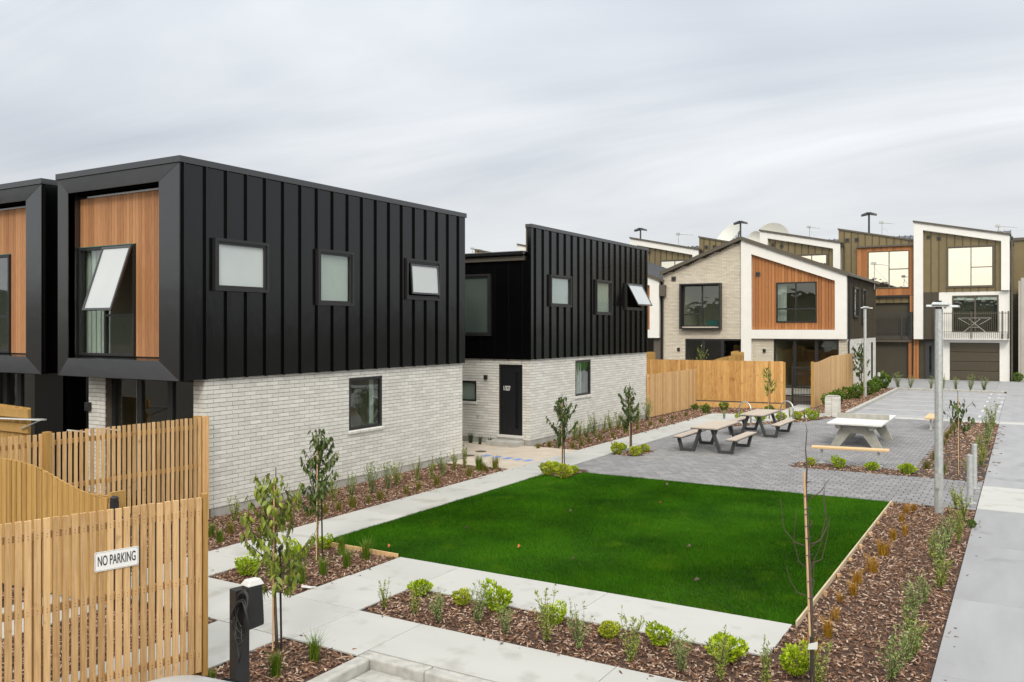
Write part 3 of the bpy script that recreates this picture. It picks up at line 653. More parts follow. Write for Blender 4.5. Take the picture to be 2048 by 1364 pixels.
    # --- ground floor front
    b0, b1 = (16.78+dy, 18.0+dy-.55)
    gy0, gy1 = (13.98+dy, 16.78+dy) if full else (YB+1.25, YL-.15)
    if full:
        wall('front_wall', T, MORT, 'X', XB, gy1, YL-.14, .16, 2.70, -.15, -.004); bricks(T, BRICK, 'X', XB, gy1, YL-.14, .16, 2.68, nparts=110)
        MB().box(XB+.002, YB+.004, -.2, XB+.15, gy0-.01, 2.7).build('pier_core', MORT, T); bricks(T, BRICK, 'X', XB-.002, YB+.0, gy0-.01, .16, 2.69, nparts=60)
        wlight(T, 'X', XB, 17.32+dy, 2.05-.05, .07)
        MB().box(XB+.01, gy1, -.2, XB+.14, YL-.14, .16).build('foundation', CONC, T)
    else:
        MB().box(XB, YB+.002, -.2, XB+.15, gy0, 2.7).build('pier', BLACK, T)
    for p, q in ((gy0, gy0+.9), (gy0+.9, gy1-.92), (gy1-.92, gy1)): window(T, 'X', XB+.2, p+.002, q-.002, .12, 2.68, proj=.02, fw=.075)
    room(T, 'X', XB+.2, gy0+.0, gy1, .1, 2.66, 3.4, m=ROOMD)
    for a in (gy1-.35,): MB().box(XB+.5, a-.11, .2, XB+.52, a+.02, 2.6).build('curtain', CURT, T)
    return T
framed_house(0, 0, 'nearest black box house with white brick ground floor and cedar front, fully in view')
framed_house(.1, 4.65, 'black box house cut off by the left edge of the photograph', full=False)
# gutter end of the nearest house seen past its rear corner
# --- house C
XC, YC = 23.4, 13.3
T = thing('black_house', 'second black box house behind the entry court, with a numbered front door', 'house', (XC, YC, 0))
XE = 33.0; ZT = 6.82
ops = [(24.51, 26.0, 4.38, 5.42), (27.96, 29.3, 4.16, 5.42), (30.64, 32.22, 4.38, 5.42)]
wall('wall', T, BLACK, 'Y', YC-.05, XC-.05, XE, 2.70, ZT, -.12, 0, [(o[0]+.06, o[1]-.06, o[2]+.06, o[3]-.06) for o in ops])
cladding(T, BLACK, 'Y', YC-.05, XC-.06, XE, 2.70, ZT, ops, .51, XC+.2, rib=.05)
window(T, 'Y', YC-.05, *ops[0], proj=.05, surround=.06, glassm=GL, back=FROSTB, backd=.03)
window(T, 'Y', YC-.05, *ops[1], proj=.05, surround=.06, back=BLIND, backd=.05)
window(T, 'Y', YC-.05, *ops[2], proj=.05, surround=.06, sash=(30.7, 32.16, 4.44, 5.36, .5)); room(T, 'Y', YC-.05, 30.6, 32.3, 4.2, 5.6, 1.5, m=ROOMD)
bw = (26.53, 27.76, 1.33, 2.55)
wall('brick_backing', T, MORT, 'Y', YC, XC, XE, .16, 2.70, -.2, -.004, [bw]); bricks(T, BRICK, 'Y', YC, XC, XE, .16, 2.72, [bw])
MB().box(XC+.01, YC+.006, -.3, XE, YC+.2, .16).build('foundation', CONC, T)
window(T, 'Y', YC, *bw, proj=-.03, fw=.065); room(T, 'Y', YC, 26.3, 28, 1.0, 2.65, 2.0)
b = MB()
for k in range(9): b.box(26.6+k*.09, YC+.2+(k % 2)*.04, 1.38, 26.69+k*.09, YC+.22+(k % 2)*.04, 2.5)
b.build('curtain', CURT, T)
for i in range(12):
    a = 26.49+i*(27.8-26.49)/12
    MB().box(a+.004, YC-.055, 1.25, a+.1, YC, 1.325).build('sill_brick', BRICK, T)
MB().box(XC-.10, YC-.115, ZT, XE+.03, YC+.12, ZT+.115).build('parapet_flashing', FLASH, T, bevel=.006)
MB().box(XC-.06, YC+.075, 6.1, XC+.45, YC+.12, ZT).build('parapet_return', TRIM, T)
# entry wall facing the camera
dw = (13.57, 14.44, .29, 2.53); sw = (15.30, 16.4, 1.30, 1.95); YM = 21.0
wall('entry_backing', T, MORT, 'X', XC, YC+.004, YM, .16, 2.70, -.2, -.004, [dw, sw]); bricks(T, BRICK, 'X', XC, YC, YM, .16, 2.70, [dw, sw], nparts=0)
MB().box(XC+.01, YC+.21, -.3, XC+.2, YM, .16).build('foundation', CONC, T)
up = (14.69, 16.75, 3.43, 5.42)
wall('entry_upper_wall', T, BLACK, 'X', XC-.05, YC+.08, YM, 2.70, 5.95, -.14, 0, [(up[0]+.06, up[1]-.06, up[2]+.06, up[3]-.06)])
cladding(T, BLACK, 'X', XC-.05, YC-.05, YM, 2.69, 5.80, [up], .51, YC+.25, rib=.035)
window(T, 'X', XC-.05, *up, proj=.05, surround=.06, bars=(15.95,), hbars=((15.95, 16.69, 4.1),), glassm=mat('dim_obscure_glass', (.055, .075, .07), (.09, .115, .105), rough=.15, ns=1.2, spec=.8))
MB().box(XC-.2, YC+.14, 5.80, XC-.05, YM, 5.95).build('fascia', TRIM, T, bevel=.01)
MB().box(XC-.33, YC+.05, 5.97, XC-.2, YM, 6.09).build('gutter', FLASH, T, bevel=.02)
b = MB()
b.hexa([(XC-.2, YC+.13, 6.04), (XE, YC+.13, 6.35), (XE, YM, 6.35), (XC-.2, YM, 6.04), (XC-.2, YC+.13, 6.08), (XE, YC+.13, 6.39), (XE, YM, 6.39), (XC-.2, YM, 6.08)])
for k in range(38): y = YC+.2+k*.2; b.hexa([(XC-.2, y, 6.08), (XE, y, 6.39), (XE, y+.03, 6.39), (XC-.2, y+.03, 6.08), (XC-.2, y, 6.10), (XE, y, 6.41), (XE, y+.03, 6.41), (XC-.2, y+.03, 6.10)])
b.build('roof', ROOFM, T)
b = MB(); b.box(XE-.15, YC+.15, -.2, XE, YM, 6.1); b.box(XC+.2, YM-.15, -.2, XE-.16, YM, 6.1); b.build('rear_wall', BLACK, T)
# door
MB().pbox('X', XC, 13.52, 14.49, .21, .285, -.02, .05).build('door_sill', BRICK, T)
b = MB()
for r in ((13.575, 13.63, .29, 2.525), (14.38, 14.435, .29, 2.525), (13.63, 14.38, 2.47, 2.525)): b.pbox('X', XC, *r, -.06, -.01)
b.build('door_frame', ALU, T)
b = MB(); b.pbox('X', XC, 13.632, 14.378, .30, 2.465, -.07, -.04)
for k in range(5): b.pbox('X', XC, 14.02+k*.072, 14.082+k*.072, .34, 2.43, -.04, -.034)
D = b.build('front_door', DOORB, T)
MB().pbox('X', XC, 13.74, 13.86, .5, 2.30, -.039, -.032).build('door_glass', CARG, D)
MB().pbox('X', XC, 14.30, 14.345, 1.2, 1.42, -.034, .01).build('door_handle', ALU, D)
text('1/327', 'door_number', D, (XC+.026, 14.17, 1.76), (math.pi/2, 0, -math.pi/2), .2, LETW, .75, .002, .003, fit=.25)
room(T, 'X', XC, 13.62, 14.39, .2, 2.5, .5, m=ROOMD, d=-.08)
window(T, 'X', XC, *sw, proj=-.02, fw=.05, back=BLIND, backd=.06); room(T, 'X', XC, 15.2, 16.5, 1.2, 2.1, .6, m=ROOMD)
b = MB()
for k in range(11): b.pbox('X', XC, 15.27+k*.105, 15.365+k*.105, 1.22, 1.295, 0, .05)
b.build('window_sill', BRICK, T)
wlight(T, 'X', XC, 14.92, 2.1, .055)
b = MB(); b.tube([(XC, 15.22, .8), (XC-.09, 15.22, .8), (XC-.10, 15.22, .74)], .014); b.tube([(XC-.05, 15.19, .83), (XC-.05, 15.25, .83)], .012); b.build('tap', STAIN, T)
s_ = MB().box(XC-.62, 13.5, -.05, XC-.01, 14.55, .15).build('concrete_step', CONC, bevel=.012); tag(s_, 'concrete doorstep below the numbered black door', 'step')
b = MB(); b.tube([(XC-.12, 15.95, -.02), (XC-.12, 15.95, .24)], .07, 12); b.tube([(XC-.12, 15.95, .24), (XC-.12, 15.95, .27)], .085, 12); o = b.build('drain_pipe_stub', PLASW, smooth=False); tag(o, 'short white plastic drain pipe standing by the entry court wall', 'pipe')
for i, (x, y) in enumerate(((20.93, 13.35), (20.89, 12.95), (20.83, 12.57), (20.80, 12.21), (20.79, 11.87))):
    o = MB().box(x-.17, y-.10, .002, x+.17, y+.10, .005).build('blue_square', BLUE); tag(o, 'small blue square laid on the entry court, %s of five from the left' % ('first', 'second', 'third', 'fourth', 'fifth')[i], 'marking', 'blue squares in a row on the entry court')
for (x, y), l in (((21.56, 13.94), 'round rusty drain cover nearer the black front door'), ((20.69, 13.79), 'round rusty drain cover nearer the brick corner of the first house')):
    b = MB(); b.lathe(x, y, [(.17, .001), (.17, .007), (.13, .009)], 20); tag(b.build('drain_cover', IRON), l, 'drain cover')
def sY(u, v, Y):
    a = (u-cx_)/f_; d = (FW[0]+a*RT[0], FW[1]+a*RT[1]); z = Y/d[1]; return z*d[0], H_-(v-vh_)*z/f_
def sX(u, v, X):
    a = (u-cx_)/f_; d = (FW[0]+a*RT[0], FW[1]+a*RT[1]); z = X/d[0]; return z*d[1], H_-(v-vh_)*z/f_
# ================================================================== GABLED HOUSES
def gable_house(dy, label, full=True):
    X = 51.; R, EL, ER = 14.47+dy, 19.55+dy, 8.55+dy; sl_ = .385; ZR = 8.95
    T = thing('gabled_house', label, 'house', (X, R, 0))
    top = lambda a: ZR-abs(a-R)*sl_
    # white frame on the right half of the gable
    o_in = lambda a: 6.33+(a-9.17-dy)*.362
    fr0, fr1 = 9.17+dy, 13.86+dy
    b = MB()
    b.ppoly('X', X, [(ER, 3.05), (fr0, 3.05), (fr0, top(fr0)), (ER, top(ER))], .0, .25)
    b.ppoly('X', X, [(fr0, 3.05), (fr1, 3.05), (fr1, 3.57), (fr0, 3.57)], .0, .25)
    b.ppoly('X', X, [(fr1, -.1), (R-.01, -.1), (R-.01, top(R)), (fr1, top(fr1))], .0, .25)
    b.ppoly('X', X, [(fr0, o_in(fr0)), (fr1, o_in(fr1)), (fr1, top(fr1)), (fr0, top(fr0))], .0, .25)
    b.build('white_frame', WHITE, T)
    w2 = (10.18+dy, 12.46+dy, 3.99, 6.32)
    wall('timber_backing', T, RUBBER, 'X', X, fr0, fr1, 3.5, lambda a: o_in(a)+.1, -.12, -.001, [w2])
    boards(T, CEDARO, 'X', X, fr0+.005, fr1-.005, 3.58, lambda a: o_in(a)-.01, [w2], .19, gap=.016, d1=.03)
    if full:
        zb = 4.78
        window(T, 'X', X, *w2, proj=.04, fw=.08, bars=(11.34+dy,), hbars=((10.18+dy, 11.34+dy, zb), (11.34+dy, 12.46+dy, zb)))
        room(T, 'X', X, fr0+.1, fr1-.1, 3.6, 6.3, 3.0, m=ROOM)
        b = MB()
        for k in range(6): b.box(X+.3, 11.95+dy+k*.085, 4.05, X+.33+(k % 2)*.03, 12.02+dy+k*.085, 6.2)
        b.build('curtain', CURT, T)
        vent(T, 'X', X-.03, 13.52+dy, 6.85, .13, .06)
    # ground floor right
    g2 = (9.0+dy, 12.61+dy, .2, 3.02)
    wall('front_wall', T, MORT, 'X', X, ER, fr1, .18, 3.05, -.2, -.004, [g2])
    if full:
        bricks(T, BRICKW, 'X', X, ER, fr1, .18, 3.05, [g2], nparts=0)
        t3 = (g2[1]-g2[0])/3
        for k in range(3): window(T, 'X', X, g2[0]+k*t3+.001, g2[0]+(k+1)*t3-.001, .2, 3.02, proj=-.02, fw=.09)
        room(T, 'X', X, g2[0], g2[1], .15, 3.0, 4.5, m=ROOM)
        b = MB(); b.box(X+3.3, 9.6+dy, .2, X+3.9, 12.2+dy, 1.05); b.build('kitchen_bench', CEDARO, T)
        b = MB(); b.box(X+4.0, 9.4+dy, 1.6, X+4.4, 12.4+dy, 2.5); b.build('kitchen_cabinet', ALU, T)
        wlight(T, 'X', X, 13.15+dy, 2.34, .08)
    # brick left half
    w1 = (15.75+dy, 18.15+dy, 3.68, 6.30); g1 = (R+.02, 17.98+dy, .2, 3.0)
    wall('brick_gable', T, MORT, 'X', X, R, EL-.1, .18, top, -.2, -.004, [w1, g1])
    if full:
        bricks(T, BRICKW, 'X', X, R, EL-.12, .18, 9.0, [w1, g1], top=top, nparts=0)
        b = MB(); s0 = .09
        a0, a1, z0, z1 = 15.67+dy, 18.23+dy, 3.60, 6.38
        for r in ((a0, a1, z1-s0, z1), (a0, a1, z0, z0+s0), (a0, a0+s0, z0+s0, z1-s0), (a1-s0, a1, z0+s0, z1-s0)): b.pbox('X', X, *r, .01, .42)
        b.build('window_surround', ALU, T)
        b = MB(); b.pbox('X', X, a0+s0, a1-s0, z0+s0, z0+s0+.06, .02, .12); b.build('window_sill', BRICKW, T)
        m1 = 16.9+dy; window(T, 'X', X, w1[0], w1[1], 3.74, w1[3], proj=.0, fw=.08, bars=(m1,), hbars=((m1, w1[1], 4.5),))
        room(T, 'X', X, w1[0], w1[1], 3.6, 6.4, 3.0, m=ROOM)
        MB().box(X+.5, w1[0]+.1, 3.75, X+1.0, w1[0]+1.05, 4.15).build('packing_carton', GREENP, T)
        t3 = (g1[1]-g1[0])/3
        for k in range(3): window(T, 'X', X, g1[0]+k*t3+.001, g1[0]+(k+1)*t3-.001, .2, 3.0, proj=-.02, fw=.09)
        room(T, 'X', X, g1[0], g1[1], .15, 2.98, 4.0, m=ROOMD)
        vent(T, 'X', X, 18.72+dy, 6.72, .14, .07); wlight(T, 'X', X, 18.4+dy, 2.35, .08)
    MB().box(X+.01, ER+.02, -.2, X+.2, EL-.1, .18).build('foundation', CONC, T)
    # roof: two slopes with tile courses, barge, gutters
    XE = 61.6
    for sgn, e_, nm in ((-1, ER-.12, 'roof_slope'), (1, EL-.02, 'roof_slope')):
        b = MB(); ze = top(e_)
        b.hexa([(X-.3, R, ZR+.02), (XE, R, ZR+.02), (XE, e_, ze+.02), (X-.3, e_, ze+.02), (X-.3, R, ZR+.10), (XE, R, ZR+.10), (XE, e_, ze+.10), (X-.3, e_, ze+.10)])
        n = 26
        for k in range(n):
            y = R+(e_-R)*k/n; y2 = R+(e_-R)*(k+.28)/n
            b.hexa([(X-.28, y, top(y)+.10), (XE, y, top(y)+.10), (XE, y2, top(y2)+.10), (X-.28, y2, top(y2)+.10), (X-.28, y, top(y)+.125), (XE, y, top(y)+.125), (XE, y2, top(y2)+.125), (X-.28, y2, top(y2)+.125)])
        b.build(nm, ROOFM, T)
        MB().prism([(X-.36, R, ZR-.06), (X-.36, e_, ze-.06), (X-.36, e_, ze+.16), (X-.36, R, ZR+.16)], (.055, 0, 0)).build('barge_board', TRIM, T)
    b = MB(); b.box(X-.3, ER-.26, top(ER)-.12, XE, ER-.12, top(ER)+.03); b.build('gutter', TRIM, T, bevel=.02)
    if full:
        p1, p2 = sY(1704, 600, ER)[0], sY(1713.5, 600, ER)[0]; p3, p4 = sY(1721, 600, ER)[0], sY(1728, 600, ER)[0]
        ops = [(p1, p2, 4.3, 6.05), (p3, p4, 3.95, 6.05)]
        wall('side_wall', T, BRONZED, 'Y', ER, X+.0, XE, 3.05, top(ER)-.1, -.15, 0, ops)
        cladding(T, BRONZED, 'Y', ER, X+.0, XE, 3.05, top(ER)-.12, ops, .45, X+.3, rib=.05)
        for o in ops: window(T, 'Y', ER, *o, proj=.06, surround=.07, fw=.06, sp=.14); room(T, 'Y', ER, o[0], o[1], o[2], o[3], .8, m=ROOM)
        wn = (59.6, 60.4, .35, 2.75)
        wall('side_brick_backing', T, MORT, 'Y', ER, X+.0, XE, .18, 3.05, -.2, -.004, [wn]); bricks(T, BRICK, 'Y', ER, X, XE, .18, 3.04, [wn], nparts=0)
        window(T, 'Y', ER, *wn, proj=-.03, fw=.06); room(T, 'Y', ER, *wn, .6, m=ROOMD)
        MB().box(X, ER+.01, -.2, XE, ER+.2, .18).build('foundation', CONC, T)
        b = MB(); b.tube([(X-.1, ER-.2, 6.5), (X+.05, ER-.14, 6.2), (X+.05, ER-.14, 3.1), (X-.12, ER-.10, 2.9), (X-.12, ER-.1, .05)], .055, 8); b.build('downpipe', ALU, T)
    else:
        b = MB(); b.tube([(X-.1, ER-.2, 6.5), (X-.1, ER-.16, .05)], .055, 8); b.build('downpipe', ALU, T)
        MB().box(X-.3, ER-.40, 5.65, X-.02, ER-.02, 6.35).build('rain_head', TRIM, T)
        wall('side_wall', T, BRONZED, 'Y', ER, X+.2, XE, .0, top(ER)-.1, -.15, 0)
    b = MB()
    b.ppoly('X', XE, [(ER+.2, -.1), (EL-.1, -.1), (EL-.1, top(EL)), (R, ZR), (ER+.2, top(ER+.2))], .0, .1)
    if full: b.box(X+.21, EL-.12, -.1, XE-.11, EL-.1, top(EL))
    b.build('rear_wall', BRONZED, T)
gable_house(0, 'gabled house with white framed orange cedar panel beside a cream brick half')
gable_house(11.05, 'gabled neighbour house mostly hidden behind the second black house', full=False)
# ================================================================== FAR TERRACE
XF = 68.
def rail(T, c, a0, a1, z0, z1, posts, m=TRIM, pitch=.115):
    b = MB(); b.pbox('X', c, a0, a1, z0+.42, z0+.46, .0, .04); b.pbox('X', c, a0, a1, z1-.16, z1-.12, .0, .04)
    o = b.build('rail', m, T)
    n = int((a1-a0)/pitch)
    for k in range(n+1):
        a = a0+(a1-a0)*k/n; MB().pbox('X', c, a-.011, a+.011, z0, z1-.02, .012, .034).build('baluster', m, T)
    for a in posts: MB().pbox('X', c, a-.035, a+.035, z0, z1, -.01, .06).build('post', m, T)
def shared_roof(T, y0, y1):
    b = MB()
    for y in np.arange(y0, y1-.05, .42):
        b.hexa([(XF+2.2, y, 9.75), (XF+7, y, 11.0), (XF+7, y+.05, 11.0), (XF+2.2, y+.05, 9.75), (XF+2.2, y, 9.83), (XF+7, y, 11.08), (XF+7, y+.05, 11.08), (XF+2.2, y+.05, 9.83)])
    b.hexa([(XF+2.2, y0, 9.65), (XF+12, y0, 9.65), (XF+12, y1, 9.65), (XF+2.2, y1, 9.65), (XF+2.2, y0, 9.76), (XF+7, y0, 11.01), (XF+7, y1, 11.01), (XF+2.2, y1, 9.76)])
    b.build('roof', ROOFM, T)
    MB().box(XF+.5, y0+.03, -.1, XF+12, y1-.03, 9.6).build('body', BRONZED, T)
def white_unit(y0, label, det=2):
    y1 = y0+5.95; T = thing('terrace_house', label, 'terrace house', (XF, (y0+y1)/2, 0), 'white framed units of the far terrace' if det == 0 else None)
    top = lambda a: 10.0+(a-y0)*.21
    it = lambda a: 9.62+(a-y0-.5)*.212
    i0, i1 = y0+.5, y0+5.35
    b = MB(); b.ppoly('X', XF, [(y0, 6.25), (i0, 6.25), (i0, top(i0)), (y0, top(y0))], 0, .35)
    b.ppoly('X', XF, [(i0, it(i0)), (i1, it(i1)), (i1, top(i1)), (i0, top(i0))], 0, .35)
    b.ppoly('X', XF, [(i1, 2.87), (y1, 2.87), (y1, top(y1)), (i1, top(i1))], 0, .35); b.build('white_frame', WHITE, T)
    b = MB(); b.prism([(XF-.45, y0-.1, top(y0)-.02), (XF-.45, y1+.05, top(y1)), (XF-.45, y1+.05, top(y1)+.12), (XF-.45, y0-.1, top(y0)+.1)], (1.2, 0, 0)); b.build('roof_edge', TRIM, T)
    shared_roof(T, y0, y1)
    MB().box(XF+.0, y0+.02, 6.2, XF+.5, y0+.1, 9.9).build('side_wall', WHITE, T)
    b = MB(); b.box(XF-.3, y0-.2, 9.72, XF+6, y0-.06, 9.9); b.build('gutter', ALU, T)
    MB().tube([(XF-.2, y0-.13, 9.7), (XF-.2, y0-.13, .1)], .06, 8).build('downpipe', TRIM, T)
    w = (y0+.92, y0+3.87, 6.5, 9.4) if det == 2 else (y0+.92, y0+3.4, 6.9, 9.3)
    cladding(T, BRONZE, 'X', XF, i0, i1, 6.21, lambda a: it(a)-.01, [w], .50, i0+.35, rib=.06, mr=BRONZED)
    wm = (w[0]+w[1])/2-.06
    window(T, 'X', XF-.02, *w, proj=.06, surround=.07, fw=.06, bars=(wm,), hbars=((w[0], wm, 7.9),) if det == 2 else (), glassm=GLM, back=CURT, m=TRIM)
    for a in (y0+5.02, y0+4.35): vent(T, 'X', XF-.02, a, it(a)-.42, .13)
    if det < 2:
        MB().pbox('X', XF, y0, i1, -.1, 6.2, -.2, 0).build('lower_wall', WHITE, T); return T
    # middle storey
    d = (y0+.65, y0+3.52, 3.36, 5.95)
    wall('middle_wall', T, WHITE, 'X', XF, y0, y0+4.35, 2.86, 6.2, -.15, .0, [d])
    xm = (d[0]+d[1])/2
    window(T, 'X', XF, *d, proj=-.02, fw=.09, bars=(xm,), m=TRIM); room(T, 'X', XF, d[0], d[1], 3.3, 6.0, .45, m=ROOMD, d=-.1)
    MB().pbox('X', XF, d[0]+.1, d[1]-.1, 5.62, 5.8, -.12, -.10).build('blind', BLIND, T)
    cladding(T, BRONZED, 'X', XF, y0+4.36, i1, 2.86, 6.2, [], .5, y0+4.8, rib=.04); MB().pbox('X', XF, y0+4.36, i1, 2.86, 6.2, -.15, -.001).build('recess_wall', BRONZED, T)
    wlight(T, 'X', XF, y0+3.95, 5.2, .07)
    MB().pbox('X', XF, y0, y0+4.33, 2.86, 3.3, .01, .75).build('balcony_slab', WHITE, T)
    rail(T, XF-.78, y0+.02, y0+4.4, 2.95, 4.82, (y0+.06, y0+.42, y0+2.3, y0+4.35))
    # ground floor
    gd = (y0+.6, y0+3.67, -.01, 2.64)
    wall('ground_wall', T, WHITE, 'X', XF, y0, y0+4.2, -.1, 2.86, -.2, .0, [gd])
    for k in range(4):
        z0 = k*.66; b = MB(); n = 6      # each leaf slightly pressed
        b.pbox('X', XF, gd[0]+.01, gd[1]-.01, z0+.01, z0+.645, -.14, -.1); b.build('garage_panel', GARB, T, bevel=.02)
    b = MB(); b.pbox('X', XF, y0+4.2, y0+5.3, -.1, 2.80, -.4, -.36); b.build('entry_wall', BRONZED, T)
    b = MB(); b.pbox('X', XF, y0+4.45, y0+5.2, .05, 2.7, -.36, -.3); dd = b.build('front_door', DKSTEEL, T); MB().pbox('X', XF, y0+4.85, y0+5.0, .3, 2.4, -.3, -.29).build('door_glass', CARG, dd)
    return T
def bronze_unit(y0, label, det=2):
    y1 = y0+5.15; T = thing('terrace_house', label, 'terrace house', (XF+.3, (y0+y1)/2, 0), 'bronze clad units of the far terrace' if det == 0 else None)
    top = lambda a: 9.95+(a-y0)*.215; X = XF+.3
    t1 = y0+3.8
    ops = [(y0, t1, 5.9, 9.62)] if det == 2 else [(y0+.6, y0+3.2, 6.9, 9.2)]
    cladding(T, BRONZE, 'X', X, y0, y1, 5.5, top, ops, .49, y0+.33, rib=.06, mr=BRONZED); wall('upper_wall', T, BRONZED, 'X', X, y0, y1, 0, top, -.2, -.001, [(y0, t1, 0, 6.0)]+ops)
    b = MB(); b.prism([(X-.12, y0-.1, top(y0)-.02), (X-.12, y1+.05, top(y1)), (X-.12, y1+.05, top(y1)+.12), (X-.12, y0-.1, top(y0)+.1)], (1.0, 0, 0)); b.build('roof_edge', TRIM, T)
    shared_roof(T, y0, y1)
    for a in (y1-.62, y1-1.3): vent(T, 'X', X-.02, a, 10.25, .15)
    if det < 2:
        window(T, 'X', X, y0+.6, y0+3.2, 6.9, 9.2, proj=.05, surround=.07, bars=(y0+1.9,), glassm=GLM, back=CURT, m=TRIM); return T
    w = (y0+.25, y0+3.05, 6.57, 9.29)
    wall('timber_backing', T, RUBBER, 'X', X, y0, t1, 5.9, 9.62, -.1, .25, [w])
    boards(T, CEDARO, 'X', X-.25, y0, t1, 6.05, 9.60, [w], .14)
    MB().pbox('X', X, y0-.02, t1+.05, 9.6, 9.72, .0, .45).build('roof_edge', TRIM, T)
    wm = y0+1.6
    window(T, 'X', X-.25, *w, proj=.04, fw=.07, bars=(wm,), hbars=((w[0], wm, 7.95),), glassm=GLM, back=CURT, m=TRIM)
    # side fin and recessed balcony
    boards(T, CEDARO, 'X', X-.25, y0, y0+.22, 2.9, 6.02, [], .11)
    d = (y0+.25, t1-.1, 3.16, 5.98)
    MB().box(X+.55, y0, 2.9, X+.6, t1, 3.16).build('sill_wall', BRONZED, T)
    window(T, 'X', X+.5, *d, proj=0, fw=.09, bars=(y0+1.9,)); room(T, 'X', X+.5, d[0], d[1], 3.1, 6.0, .4, m=ROOMD, d=-.05)
    b = MB(); b.box(X-.25, y0, 2.86, X+.5, t1, 3.1); b.box(X-.24, y0+.23, 5.99, X+.5, t1, 6.04); b.build('balcony_slab', TRIM, T)
    rail(T, X-.3, y0+.1, t1-.1, 2.95, 4.82, (y0+.12, y0+.75, y0+3.0), m=DKSTEEL)
    MB().pbox('X', X, y0+.02, y0+.3, 2.95, 4.82, .26, .32).build('screen', FLASH, T)
    for k in range(4): MB().pbox('X', X, y0+.35, t1+.2, k*.66+.01, k*.66+.65, -.3, -.26).build('garage_panel', RUBBER, T, bevel=.02)
    MB().pbox('X', X, y0+.0, t1+.3, 2.64, 2.86, -.3, .2).build('lintel', TRIM, T)
    boards(T, CEDARO, 'X', X-.1, y0-.35, y0+.33, 0, 2.84, [], .12)
    MB().tube([(X-.3, y0+.02, 2.9), (X-.22, y0+.05, .1)], .05, 8).build('downpipe', ALU, T)
    return T
white_unit(.9, 'white framed terrace house with garage and balcony at the right end of the far row')
bronze_unit(6.92, 'terrace house with orange cedar box and bronze upper wall, second from the right')
white_unit(11.85, 'white framed terrace house behind the right roof slope of the gabled house', det=1)
bronze_unit(17.75, 'bronze terrace house showing just left of the gable peak', det=1)
white_unit(22.75, 'white framed terrace house between the second black house and the cream gable', det=1)
for i in range(2):
    for f, o_ in ((bronze_unit, 28.7), (white_unit, 33.8)): f(o_+i*11.0, 'far bronze terrace house whose roof edge shows %s' % ('beside the tall parapet', 'farthest left over the low black roof')[i] if f is bronze_unit else 'far white terrace house hidden %s the second black house' % ('right behind', 'farthest left behind')[i], det=0)
# far right neighbour
T = thing('warehouse', 'pale concrete panel building receding beyond the right end of the terrace', 'building', (72, -.5, 0))
for k in range(7): MB().box(70.5+k*4.0, .02, -.1, 74.45+k*4.0, .25, 7.2-k*.0).build('wall_panel', TILT, T, bevel=.01)
for k in range(7): MB().box(74.47+k*4, -.12, -.1, 74.65+k*4, .019, 7.5).build('fin', WHITE, T)
MB().box(70.5, .26, -.1, 98, .40, 7.0).build('inner_wall', TILT, T)
T = thing('brown_building', 'brown clad building top visible at the right edge above the pale wall', 'building', (84, -3, 0))
MB().box(84, -14, -.1, 92, 1.5, 11.1).build('body', BRONZED, T)
cladding(T, BRONZE, 'X', 84, -14, 1.5, 6.5, 11.0, [], .9, -13.6, rib=.06); MB().box(83.8, -14.2, 11.0, 92, 1.6, 11.25).build('roof_edge', TRIM, T)
sheet('bank', GRASS, [(70, 110, -40, -.15)], .02)
# street lamps beyond the row
for i, (u, v, X) in enumerate(((1281, 458, 80), (1481, 444, 80), (1738, 427, 80))):
    y, z = sX(u, v, X); T = thing('street_lamp', 'dark twin headed street lamp rising behind the %s' % ('white unit left of the cream gable', 'gable peak next to the big dish', 'timber fronted terrace house')[i], 'street lamp', (X, y, 0), 'twin headed lamps behind the terrace')
    MB().tube([(X, y, 0), (X, y, z+.1)], [.13, .08], 8).build('pole', DKSTEEL, T)
    for s_ in (-1, 1): MB().hexa([(X-.2, y+s_*.08, z-.12), (X+.2, y+s_*.08, z-.12), (X+.2, y+s_*.62, z-.22), (X-.2, y+s_*.62, z-.22), (X-.2, y+s_*.08, z+.12), (X+.2, y+s_*.08, z+.12), (X+.15, y+s_*.62, z-.06), (X-.15, y+s_*.62, z-.06)]).build('lamp_head', DKSTEEL, T)
# antennas
for i, (u, v, vb, X, w, l) in enumerate(((1357, 468, 497, 72, 1.3, 'on the roof left of the bronze unit'), (1619, 454, 477, 76, .9, 'above the white unit right of the dish'), (1764, 445, 470, 76, .9, 'on the roof beside the tallest lamp'), (1997, 452, 468, 72, 1.2, 'at the right end of the far terrace'), (1749, 527, 560, 60, .9, 'in front of the big timber framed window'), (945, 497, 506, 72, 1.2, 'over the low roof of the second black house'), (1038, 492, 502, 72, .8, 'beside the parapet of the second black house'))):
    y, z = sX(u, v, X); _, zb = sX(u, vb, X); T = thing('tv_antenna', 'thin television antenna '+l, 'antenna', (X, y, zb))
    b = MB(); b.tube([(X, y, zb-.6), (X, y, z)], .03, 6); b.tube([(X, y, z-.3), (X, y-.8, zb-.1)], .015, 5); b.build('mast', STEEL, T)
    b = MB(); b.tube([(X, y+.2, z), (X, y-w, z-.15)], .03, 6)
    for k in range(7): yy = y-k*w/7; b.tube([(X-.25+k*.02, yy, z-.02-k*.02), (X+.25-k*.02, yy, z-.02-k*.02)], .012, 4)
    b.box(X-.08, y-.1, z-.08, X+.08, y+.22, z+.1); b.build('boom', STEEL, T)
